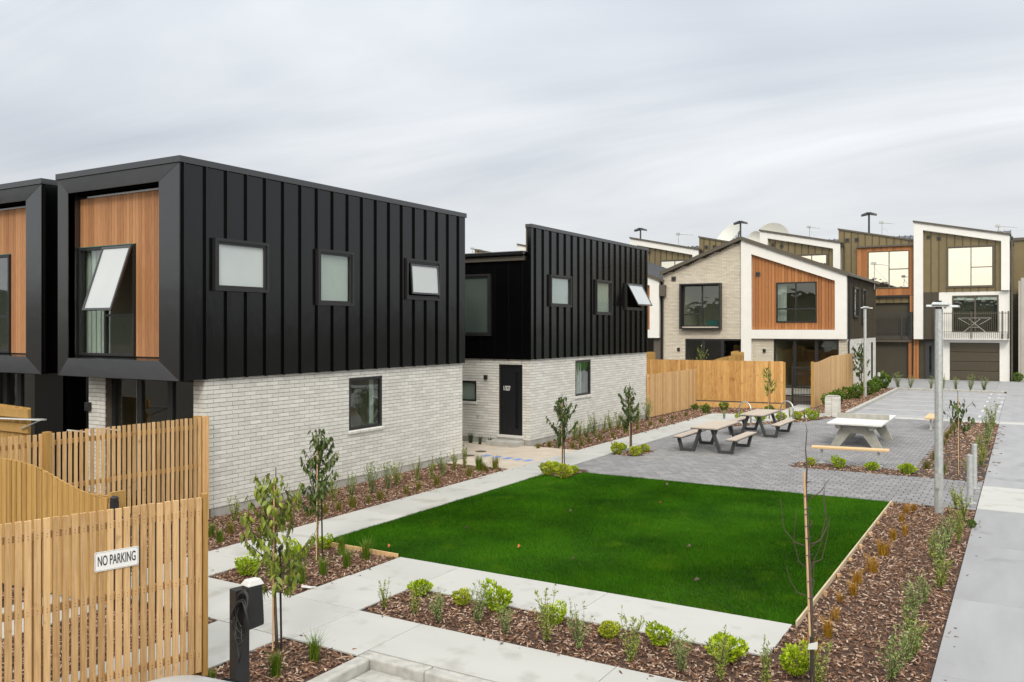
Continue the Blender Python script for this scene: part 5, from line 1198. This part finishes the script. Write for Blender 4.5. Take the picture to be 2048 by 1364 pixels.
# ================================================================== CAR (its roof corner shows at the lower left edge)
def car():
    T = thing('parked_car', 'silver car whose roof corner shows at the bottom edge below the nearest fence', 'car', (0, 0, 0))
    st = [(-2.05, .55, .25, .62, .0), (-1.95, .80, .2, .78, 0), (-1.5, .86, .18, .95, .0), (-.9, .88, .18, 1.0, 0), (-.35, .88, .18, 1.40, 1), (.4, .88, .18, 1.47, 1), (1.1, .87, .18, 1.42, 1), (1.75, .85, .2, 1.05, 1), (1.98, .80, .24, .95, 0), (2.05, .70, .3, .8, 0)]
    rows = []
    for x, w, zb, zt, cab in st:
        belt = min(zt, .92); rows.append([(x, -w*.9, zb), (x, -w, zb+.18), (x, -w, belt-.12), (x, -w*.96, belt), (x, -w*(.72 if cab else .9), zt-.06 if cab else zt-.02), (x, -w*(.58 if cab else .6), zt), (x, 0, zt+.02), (x, w*(.58 if cab else .6), zt), (x, w*(.72 if cab else .9), zt-.06 if cab else zt-.02), (x, w*.96, belt), (x, w, belt-.12), (x, w, zb+.18), (x, w*.9, zb)])
    n = len(rows[0]); vs = [p for r in rows for p in r]; fs = []; ms = []
    for i in range(len(rows)-1):
        for k in range(n):
            k2 = (k+1) % n; fs.append((i*n+k, (i+1)*n+k, (i+1)*n+k2, i*n+k2))
            ms.append(0)
    b = MB(); b.add(vs, fs+[tuple(range(n-1, -1, -1)), tuple(range((len(rows)-1)*n, len(rows)*n))]); b.f = [q[::-1] for q in b.f]
    o = b.build('body', CARS, T, smooth=True)
    m = o.modifiers.new('sub', 'SUBSURF'); m.levels = 2; m.render_levels = 2
    for s_ in (-1, 1):
        MB().hexa([(-.3, s_*.80, .95), (1.3, s_*.80, .95), (1.3, s_*.845, .95), (-.3, s_*.845, .95), (-.1, s_*.62, 1.33), (1.1, s_*.62, 1.33), (1.1, s_*.67, 1.33), (-.1, s_*.67, 1.33)]).build('side_window', CARG, T)
        MB().hexa([(-.62, s_*.95, .95), (-.5, s_*.95, .95), (-.5, s_*1.08, .95), (-.62, s_*1.08, .95), (-.6, s_*.95, 1.07), (-.52, s_*.95, 1.07), (-.52, s_*1.08, 1.07), (-.6, s_*1.08, 1.07)]).build('mirror', CARS, T)
        for x in (-1.3, 1.3):
            b = MB(); b.tube([(x, s_*.66, .31), (x, s_*.87, .31)], .31, 24); w = b.build('wheel', RUBBER, T); MB().tube([(x, s_*.871, .31), (x, s_*.885, .31)], .2, 14).build('rim', STEEL, w)
        MB().box(-2.04, s_*.5-.15, .62, -1.96, s_*.5+.15, .72).build('headlight', CARG, T)
    return T
c = car(); c.scale = (1, 1, .957); c.location = (3.30, 5.40, -.125); c.rotation_euler = (0, 0, math.radians(183))
# ================================================================== TREES
def leafmesh(name, m, ln, wd, droop):
    # folded, curved, pointed leaf hanging from its stalk; local +X outwards
    st = [(0, 0, 0), (.2, .32, .02), (.5, .5, -.06), (.8, .34, -.22), (1, 0, -.42)]
    vs = []; fs = []
    for t, w, z in st:
        x = t*ln*math.cos(droop*t); zz = z*ln-ln*t*math.sin(droop*t)
        vs += [(x, -w*wd, zz+.12*wd), (x, 0, zz), (x, w*wd, zz+.12*wd)]
    for i in range(4): a = i*3; fs += [(a, a+3, a+4, a+1), (a+1, a+4, a+5, a+2)]
    b = MB(); b.add(vs, fs, 0, 0.); return b, b.mesh(name, m, smooth=True)
def tree(x, y, h, label, m, leaf, n, crown, rad, parts=False, stake='wood', bare=None, lean=0., dens_top=.35, nb=16, seed=1, accents=0, group=None, extra=0):
    """crown=(z0,z1) of the leafy part"""
    R = random.Random(seed); T = thing('young_tree', label, 'tree', (x, y, 0), group)
    tp = []
    for i in range(9):
        t = i/8; tp.append((x+.02*math.sin(5*t+seed)+lean*t, y+.02*math.cos(4*t+seed)-.02, -.03+h*t))
    MB().tube(tp, [.020*(1-.8*i/8)*(h/2.1)+.002 for i in range(9)], 7).build('trunk', BARK, T, smooth=True)
    cz0, cz1 = crown; brs = []
    bm_ = MB()
    for k in range(nb):
        z = cz0+(cz1-cz0)*.86*(k/nb)**1.05; a = R.uniform(0, 6.28); env = rad*(math.sin(math.pi*min(1, .22+.78*(z-cz0)/(cz1-cz0)))**.8+.12); L_ = env*R.uniform(.75, 1.25)
        t = (z+.03)/h; bx = x+lean*t+.02*math.sin(5*t+seed); by = y-.02+.02*math.cos(4*t+seed)
        p = [(bx, by, z)]
        for i in range(1, 6): s_ = i/5; p.append((bx+math.cos(a)*L_*(s_**.8), by+math.sin(a)*L_*(s_**.8), z+L_*(.15*s_+.75*s_*s_)*R.uniform(.9, 1.1)))
        brs.append([Vector(q) for q in p]); bm_.tube(p, [.0075*(1-.75*i/5) for i in range(6)], 4)
    bm_.build('branches', TWIG, T, kind='stuff')
    pb, lm = leafmesh('leaf', m, leaf, leaf*.42, .5); lms = [lm, leafmesh('leaf', m, leaf*.8, leaf*.36, .9)[1], leafmesh('leaf', m, leaf*1.1, leaf*.5, .2)[1]]; am = leafmesh('leaf', LEAFO, leaf, leaf*.4, 1.1)[1]
    tv = [Vector(q) for q in tp]; J = MB()
    raws = [leafmesh('l', m, leaf, leaf*.46, .5)[0], leafmesh('l', m, leaf*.85, leaf*.42, .9)[0]]
    for i in range(n+extra):
        if R.random() < .32: z = R.uniform(cz0+.2*(cz1-cz0), cz1); t = (z+.03)/h; k = min(int(t*8), 7); c = tv[k].lerp(tv[k+1], t*8-k); a = R.uniform(0, 6.28); q_ = rad*.45*R.random()**.7; c = c+Vector((math.cos(a)*q_, math.sin(a)*q_, 0))
        else: br = R.choice(brs); s_ = R.uniform(.15, 1)**.8; k = min(int(s_*5), 4); c = br[k].lerp(br[k+1], s_*5-k); d = br[-1]-br[0]; a = math.atan2(d.y, d.x)+R.choice((-1, 1))*R.uniform(.3, 1.6)
        rot = (R.gauss(0, .35), R.uniform(.1, 1.1), a); sc_ = R.uniform(.6, 1.15)
        if parts and i < n: inst(am if R.random() < accents else R.choice(lms), 'leaf', T, c, rot, (sc_,)*3)
        else:
            M4 = (Matrix.Translation(c) @ Matrix.Rotation(a, 4, 'Z') @ Matrix.Rotation(rot[1], 4, 'Y') @ Matrix.Rotation(rot[0], 4, 'X') @ Matrix.Scale(sc_, 4)); s2 = R.choice(raws)
            J.add([M4@Vector(v_) for v_ in s2.v], s2.f, 0, R.random())
    if J.f: J.build('foliage', m, T, smooth=True, kind='stuff')
    if stake in ('wood', 'both'):
        sx, sy = x-.045, y-.03; MB().tube([(sx-.01, sy, 0), (sx+.012, sy, h*.90)], .010, 6).build('stake', STAKE, T)
        for k in range(6): z = cz0+(cz1-cz0)*(.1+.15*k); MB().tube([(x+.028, y-.02, z), (sx+.0, sy-.02, z+.005), (sx-.02, sy+.01, z+.01), (x, y+.02, z)], .004, 4).build('tie', RUBBER, T)
    if stake in ('black', 'both'): MB().tube([(x+.05, y-.06, 0), (x+.035, y-.05, h*.55)], .013, 6).build('black_stake', RUBBER, T)
    return T
tree(7.10, 7.42, 2.12, 'nearest leafy young tree with olive leaves beside the charger post', LEAFY, .094, 300, (.62, 2.02), .38, parts=True, stake='both', seed=3, nb=26, accents=.012, extra=420)
tree(10.22, 9.72, 2.12, 'dark leaved young tree in the square bed at the lawn corner', LEAFD, .092, 300, (.72, 2.08), .31, parts=True, stake='both', seed=5, nb=24, extra=400)
tree(20.0, 10.42, 2.0, 'young tree at the back left lawn corner with four lime shrubs at its foot', LEAFD, .095, 760, (.62, 1.92), .31, stake='both', seed=7, nb=20, group='young trees beside the footpath')
tree(23.85, 10.15, 2.1, 'young tree in the small bed by the paving in front of the second black house', LEAFD, .095, 760, (.62, 1.98), .28, stake='both', seed=8, nb=20, group='young trees beside the footpath')
tree(35.3, 8.95, 2.25, 'slim sparse young tree in front of the orange stained fence', LEAFY, .1, 260, (.95, 2.1), .28, stake='wood', seed=9, nb=14)
tree(49.7, 7.62, 3.1, 'slim dark leaved tree behind the farther lamp post against white brick', LEAFD, .16, 420, (.9, 2.9), .45, stake='none', seed=12, nb=16)
tree(24.26, 1.46, 2.15, 'sparse drooping leaved young tree in the bench bed near the driveway', LEAFD, .14, 95, (1.0, 1.85), .42, stake='wood', seed=14, nb=12)
tree(43.2, 14.4, 2.9, 'small treetop peeking above the left part of the orange fence', LEAFY, .10, 200, (1.2, 2.8), .40, stake='none', seed=18, nb=12)
# bare tree
def bare_tree():
    x, y = 8.88, 1.90; T = thing('bare_tree', 'leafless young tree with upswept twigs tied to a pale stake', 'tree', (x, y, 0)); z_ = x*FW[0]+y*FW[1]; px = z_/f_
    def at(u, v): s_ = (u-cx_)/f_; # distance kept, height from v
    rt = Vector((RT[0], RT[1], 0)); up = Vector((0, 0, 1)); base = Vector((FW[0]*z_, FW[1]*z_, H_))
    P = lambda u, v, d=0.: base+rt*((u-cx_)*px)-up*((v-vh_)*px)+Vector((FW[0], FW[1], 0))*d
    MB().tube([P(1627, 1400), P(1622, 1200), P(1616, 1080), P(1612, 980), P(1614, 930), P(1611, 900), P(1614, 860), P(1611, 846)], [.020, .018, .015, .010, .008, .006, .004, .002], 7).build('trunk', BARK, T, smooth=True)
    MB().tube([P(1622, 1400, -.03), P(1606, 943, -.03)], .0105, 4).build('stake', STAKE, T)
    MB().tube([P(1619, 1400, -.05), P(1618, 1270, -.05)], .011, 6).build('black_stake', RUBBER, T)
    br = [[(1613, 1093), (1590, 1085), (1570, 1060), (1564, 1000)], [(1615, 1138), (1595, 1120), (1583, 1080), (1586, 1012)], [(1617, 1193), (1595, 1185), (1580, 1160), (1573, 1132)],
          [(1617, 1090), (1640, 1080), (1652, 1050), (1646, 1000), (1643, 954)], [(1618, 1098), (1645, 1078), (1656, 1040), (1654, 985)], [(1618, 1128), (1642, 1118), (1652, 1070), (1655, 1030)],
          [(1612, 1002), (1640, 984), (1658, 958)], [(1620, 1143), (1628, 1120), (1645, 1080)], [(1619, 1060), (1624, 1040)], [(1622, 1192), (1630, 1170), (1633, 1120)], [(1614, 965), (1617, 960)]]
    for i, b_ in enumerate(br):
        dd = random.uniform(-.15, .15); pts = [P(u, v, dd*k/len(b_)) for k, (u, v) in enumerate(b_)]
        # smooth the polyline
        sm = [pts[0]]
        for k in range(len(pts)-1): sm += [pts[k].lerp(pts[k+1], .5), pts[k+1]]
        n = len(sm); MB().tube(sm, [.0065*(1-.75*k/n) for k in range(n)], 5).build('branch', TWIG, T, smooth=True)
    for v in (990, 1016, 1027, 1050, 1074, 1108, 1160, 1193, 1218, 1270, 1312): MB().tube([P(1603+(v-990)*.045, v, -.06), P(1613+(v-990)*.045, v-1, -.06), P(1620+(v-990)*.03, v-2, -.02)], .0045, 4).build('tie', RUBBER, T)
    a = P(1610, 1293, -.08); MB().hexa([a, a+rt*.095, a+rt*.095+Vector((0, 0, .0))+up*-.0+Vector((FW[0], FW[1], 0))*.004, a+Vector((FW[0], FW[1], 0))*.004, a+up*.055+rt*.01, a+up*.075+rt*.10, a+up*.075+rt*.10+Vector((FW[0], FW[1], 0))*.004, a+up*.055+rt*.01+Vector((FW[0], FW[1], 0))*.004]).build('plant_tag', PLASW, T)
bare_tree()
# ================================================================== PLANTS
def blade_tuft(name, m, n, h, spread, w, seed):
    R = random.Random(seed); b = MB()
    for i in range(n):
        a = R.uniform(0, 6.28); L_ = h*R.uniform(.55, 1.1); s_ = spread*R.uniform(.2, 1)*L_; x0 = R.gauss(0, .022); y0 = R.gauss(0, .022); wx, wy = -math.sin(a)*w, math.cos(a)*w; c, s2 = math.cos(a), math.sin(a)
        pts = [(x0, y0, -.02), (x0+c*s_*.35, y0+s2*s_*.35, L_*.6), (x0+c*s_, y0+s2*s_, L_*R.uniform(.8, 1.))]
        b.add([(pts[0][0]-wx, pts[0][1]-wy, pts[0][2]), (pts[0][0]+wx, pts[0][1]+wy, pts[0][2]), (pts[1][0]+wx*.8, pts[1][1]+wy*.8, pts[1][2]), (pts[1][0]-wx*.8, pts[1][1]-wy*.8, pts[1][2]), pts[2]], [(0, 1, 2, 3), (3, 2, 4)], 0, R.random())
    return b.mesh(name, m)
def ball_shrub(name, m, r, n, ls, seed, flat=.85):
    R = random.Random(seed); b = MB()
    for k in range(7):
        a = k*.9; b.tube([(0, 0, -.03), (math.cos(a)*r*.5, math.sin(a)*r*.5, r*.9)], .004, 4, 1)
    R2 = random.Random(seed+50)
    bumps = [(Vector((R.gauss(0, 1), R.gauss(0, 1), abs(R.gauss(0, 1)))).normalized(), R.uniform(.06, .26)) for _ in range(16)]
    for i in range(n):
        d = Vector((R.gauss(0, 1), R.gauss(0, 1), R.gauss(.15, 1))).normalized(); rr = r*(R.uniform(.55, 1)**.45)
        rr *= .72+sum(am*max(0, d.dot(v_)-.82)*5.5 for v_, am in bumps)*1.15
        c = Vector((d.x*rr, d.y*rr, r*flat*.92+d.z*rr*flat))
        if c.z < 0: continue
        t = (d+Vector((R.gauss(0, .5), R.gauss(0, .5), R.gauss(.5, .4)))).normalized(); sd_ = t.cross(Vector((R.gauss(0, 1), R.gauss(0, 1), R.gauss(0, 1)))).normalized(); L_ = ls*R.uniform(.6, 1.2); w = L_*.34
        b.add([c, c+t*L_*.5+sd_*w, c+t*L_, c+t*L_*.5-sd_*w], [(0, 1, 2, 3)], 0, R.random())
    return b.mesh(name, [m, TWIG])
def wisp(name, m, h, ns, nl, ls, spread, seed):
    R = random.Random(seed); b = MB()
    for k in range(ns):
        a = R.uniform(0, 6.28); L_ = h*R.uniform(.5, 1.05); sp_ = spread*R.uniform(.2, 1.); P = [Vector((math.cos(a)*sp_*t*t**.2+.02*math.sin(7*t+k), math.sin(a)*sp_*t, L_*t-.02)) for t in (0, .25, .5, .75, 1)]
        b.tube(P, [.004, .0035, .003, .002, .001], 3, 1, cap=False)
        for i in range(nl):
            t = R.uniform(.12, 1)*4; j = min(int(t), 3); c = P[j].lerp(P[j+1], t-j)+Vector((R.gauss(0, .006), R.gauss(0, .006), 0)); d = Vector((R.gauss(0, .8), R.gauss(0, .8), R.uniform(.1, 1.3))).normalized(); sd_ = d.cross(Vector((R.gauss(0, 1), R.gauss(0, 1), R.gauss(0, 1)))).normalized(); q = ls*R.uniform(.6, 1.2)
            b.add([c, c+d*q*.5+sd_*q*.17, c+d*q, c+d*q*.5-sd_*q*.17], [(0, 1, 2, 3)], 0, R.random())
    return b.mesh(name, [m, TWIG])
LI = [ball_shrub('lime_shrub', LIME, .175, 1000, .046, 1, .78), ball_shrub('lime_shrub', LIME2, .175, 950, .044, 2, .75), ball_shrub('lime_shrub', LIME, .175, 900, .048, 3, .85)]
BU = [ball_shrub('green_bush', BUSH, .3, 900, .07, 4), ball_shrub('green_bush', BUSH, .3, 800, .08, 5)]
WI = [wisp('wispy_shrub', SAGE, .46, 14, 46, .034, .15, 6), wisp('wispy_shrub', SAGEY, .46, 12, 48, .036, .14, 7), wisp('wispy_shrub', SAGE, .46, 18, 44, .032, .18, 8), wisp('wispy_shrub', SAGEY, .46, 10, 52, .034, .10, 9)]
TU = [blade_tuft('grass_tuft', TUFT, 190, .30, .45, .0028, 10), blade_tuft('grass_tuft', TUFT, 150, .30, .7, .0028, 11)]
TO = [blade_tuft('orange_tuft', TUFTO, 80, .22, .75, .0032, 12), blade_tuft('orange_tuft', TUFTO, 60, .22, .9, .0035, 13)]
TG = [blade_tuft('olive_tuft', TUFTG, 110, .22, .8, .003, 15), blade_tuft('olive_tuft', TUFTG, 90, .22, .9, .003, 16)]
FL = [blade_tuft('flax_plant', FLAX, 26, .36, .55, .012, 14)]
KIND = {'L': (LI, 'lime_shrub', 'shrub', 'rounded bright lime green shrub'), 'W': (WI, 'wispy_shrub', 'shrub', 'upright wispy sage green shrub'), 'T': (TU, 'grass_tuft', 'tuft', 'bright green grass tuft'),
        'G': (TG, 'olive_tuft', 'tuft', 'low olive green grass tuft'), 'O': (TO, 'orange_tuft', 'tuft', 'low orange and olive grass tuft'), 'F': (FL, 'flax_plant', 'flax', 'small dark spiky flax'), 'B': (BU, 'green_bush', 'bush', 'leafy mid green bush')}
ORD = ['first', 'second', 'third', 'fourth', 'fifth', 'sixth', 'seventh', 'eighth', 'ninth', 'tenth', 'eleventh', 'twelfth', 'thirteenth', 'fourteenth', 'fifteenth', 'sixteenth', 'seventeenth', 'eighteenth', 'nineteenth', 'twentieth']
def row(kind, where, pts, grp, frm='from the left'):
    ms, nm, cat, d = KIND[kind]
    for i, p in enumerate(pts):
        u, v = p[0], p[1]; sc_ = (p[2] if len(p) > 2 else 1.)*(.84 if kind == 'L' else 1.)*random.uniform(.92, 1.1); x, y = g(u, v, -.01)
        me = ms[(i*7+int(u)) % len(ms)]; o = bpy.data.objects.new(nm, me); COL.objects.link(o); o.location = (x, y, -.015); o.rotation_euler = (0, 0, random.uniform(0, 6.28)); q = sc_*random.uniform(.94, 1.06); o.scale = (q, q, q*random.uniform(.92, 1.1))
        if len(pts) == 1: lb = '%s %s' % (d, where)
        else: lb = '%s %s, %s %s' % (d, where, ORD[i], frm)
        w = lb.split()
        if len(w) > 16: lb = lb.replace(d, ' '.join(d.split()[-3:])); w = lb.split()
        if len(w) > 16: print('LONG', len(w), lb); lb = ' '.join(w[:16])
        tag(o, lb, cat, grp)
row('L', 'in the front bed', [(840.6, 1190, .95), (924, 1210, .9), (996, 1224, 1.15), (1109, 1248, .95), (1218, 1275, .95), (1320, 1291, .95), (1452, 1324, 1.2), (1591, 1350, 1.05)], 'lime shrubs in the front bed')
row('W', 'in the front bed', [(769, 1217, .8), (830, 1230, .8), (876, 1243, 1), (955, 1247, 1.05), (1012, 1269, .8), (1094, 1284, 1.35), (1160, 1297, 1.05), (1260, 1326, 1.15), (1364, 1346, 1), (1440, 1362, 1.1), (1533, 1374, 1.1), (1640, 1376, 1.1)], 'wispy shrubs in the front bed')
row('O', 'along the lawn edging', [(1622, 1326, 1.7), (1656, 1270, 1.05), (1669, 1238, .85), (1680, 1203, .7), (1706, 1190, 1.1), (1714, 1166, 1.1), (1745, 1144, 1.45), (1766, 1110, 1.35), (1786, 1079, 1), (1809, 1068, 1.), (1804, 1044, 1), (1814, 1026, 1.1), (1828, 1021, .9)], 'orange tufts along the lawn edging', 'from the front')
row('W', 'along the driveway edge', [(1782, 1364, 1.2), (1817, 1325, 1.0), (1827, 1312, 1.0), (1817, 1262, 1.0), (1830, 1224, 1.15), (1851, 1206, .9), (1879, 1178, 1.4), (1866, 1120, 1.2), (1880, 1142, 1.3), (1893, 1096, 1.3), (1917, 1088, 1.3), (1912, 1062, 1.1), (1927, 1043, 1.4), (1912, 1018, 1.3)], 'wispy shrubs along the driveway', 'from the front')
row('B', 'spilling onto the driveway edge beside the lamp post', [(1944, 1056, .28)], None)
row('W', 'at the driveway edge behind the bollards', [(1935, 953, 1.1), (1962, 934, 1.3), (1967, 915, 1.5), (1973, 893, 1.5), (1978, 873, 1.6), (1986, 856, 1.9), (1958, 896, 1.)], 'wispy shrubs behind the bollards', 'from the front')
row('G', 'along the plaza side of the bench bed', [(1853, 938, 1.3), (1868, 920, 1.1), (1886, 890, 1.3), (1894, 878, 1.3), (1900, 868, 1.1), (1907, 860, 1.3), (1913, 848, 1.4)], 'olive tufts in the bench bed', 'from the front')
row('T', 'at the foot of the bench bed', [(1886, 948, 1.)], None)
row('L', 'in the strip below the bench', [(1621, 931, 1.05), (1678, 936, 1.1), (1744, 941, 1.15), (1815, 948, 1.2)], 'lime shrubs in the strip below the bench')
row('L', 'round the tree at the lawn corner', [(1096, 951, 1.3), (1112, 942, 1.), (1127, 956, 1.3), (1146, 948, 1.)], 'lime shrubs at the lawn corner tree')
row('L', 'round the tree in the small paved bed', [(1234, 908, 1.25), (1244, 900, 1.), (1271, 912, 1.2), (1288, 905, 1.1)], 'lime shrubs in the small paved bed')
row('L', 'in the strip behind the plaza', [(1482, 842, 1.3), (1520, 842, 1.6), (1562, 842, 1.4), (1594, 841, 1.3), (1624, 840, 1.5)], 'lime shrubs behind the plaza')
row('W', 'in the strip behind the plaza', [(1448, 838, .8), (1580, 836, 1.), (1609, 838, 1.1), (1636, 836, 1.1)], 'wispy shrubs behind the plaza')
row('L', 'in the square tree bed', [(494, 1150, 1.15), (592, 1122, 1.15), (648, 1099, .85)], 'lime shrubs in the square tree bed')
row('T', 'in the square tree bed', [(592, 1135, 1.05), (601, 1167, 1.1), (645, 1149, 1.), (683, 1108, 1.1), (693, 1132, 1.1), (732, 1116, 1.25)], 'grass tufts in the square tree bed')
row('B', 'low in the square tree bed', [(582, 1171, .24)], None)
row('T', 'in the bed beside the charger', [(552, 1353, 1.15), (628, 1320, 1.15)], 'grass tufts in the charger bed')
row('T', 'below the nearest fence post', [(425, 1362, .5)], None)
row('W', 'along the nearest brick wall', [(469, 1042, 1.2), (596, 1024, 1.15), (667, 1003, 1.2), (703, 998, 1.25), (744, 987, 1.3), (777, 979, 1.35), (795, 971, 1.35), (834, 962, 1.35), (863, 958, 1.35), (887, 951, 1.3), (909, 942, 1.3), (930, 936, 1.35)], 'sage shrubs along the nearest brick wall')
row('G', 'in the nearest wall bed', [(461, 1067, 1.1), (580, 1043, 1.), (617, 1034, 1.), (649, 1028, 1.2), (677, 1020, 1.), (705, 1015, 1.2), (737, 1006, 1.), (760, 1000, 1.1), (813, 988, 1.1), (836, 979, 1.), (873, 970, 1.2), (938, 953, 1.4), (968, 942, 1.4), (990, 938, 1.8)], 'olive tufts in the nearest wall bed')
row('T', 'in the nearest wall bed', [(423, 1072, 1.), (439, 1085, 1.), (958, 941, 1.5)], 'grass tufts in the nearest wall bed')
row('W', 'along the second house wall', [(1120, 890, 1.1), (1148, 881, 1.4), (1159, 881, 1.5), (1173, 877, 1.6), (1190, 874, 1.6), (1208, 866, 1.5), (1221, 863, 1.7), (1236, 860, 1.6), (1252, 856, 1.6), (1274, 848, 1.7), (1294, 841, 1.7)], 'sage shrubs along the second house wall')
row('G', 'in the second house bed', [(1076, 897, 1.), (1098, 893, 1.), (1146, 897, 1.2), (1162, 891, 1.1), (1178, 886, 1.1), (1200, 880, 1.1), (1225, 874, 1.1), (1250, 866, 1.2), (1275, 860, 1.2), (1300, 852, 1.2), (1322, 845, 1.2), (1345, 838, 1.1), (1372, 833, 1.1)], 'olive tufts in the second house bed')
row('B', 'in the bed before the orange fence', [(1391, 820, .55), (1412, 826, .65), (1448, 821, .75), (1540, 826, .6)], 'small bushes before the orange fence')
row('F', 'by the entry court wall', [(942, 886, 1.15), (960.5, 889, 1.), (980, 890, .95)], 'flax plants by the entry court wall')
row('F', 'growing in the corner of the entry court', [(920, 903, 1.1)], None)
row('B', 'beside the pale board fence and the gabled house', [(1658, 815, 1.25), (1672, 808, 1.35), (1696, 799, 1.1), (1712, 797, 1.25), (1738, 790, 1.35), (1750, 784, 1.4), (1765, 777, 1.8)], 'bushes beside the pale board fence')
row('W', 'in the narrow bed behind the parking bays', [(1796, 776, 1.9), (1821, 776, 1.9), (1862, 778, 1.5), (1886, 779, 2.), (1912, 780, 2.), (1941, 781, 1.8), (1968, 781, 2.)], 'young plants behind the parking bays')
row('B', 'at the foot of the grass bank on the far right', [(2036, 764, 1.3)], None)
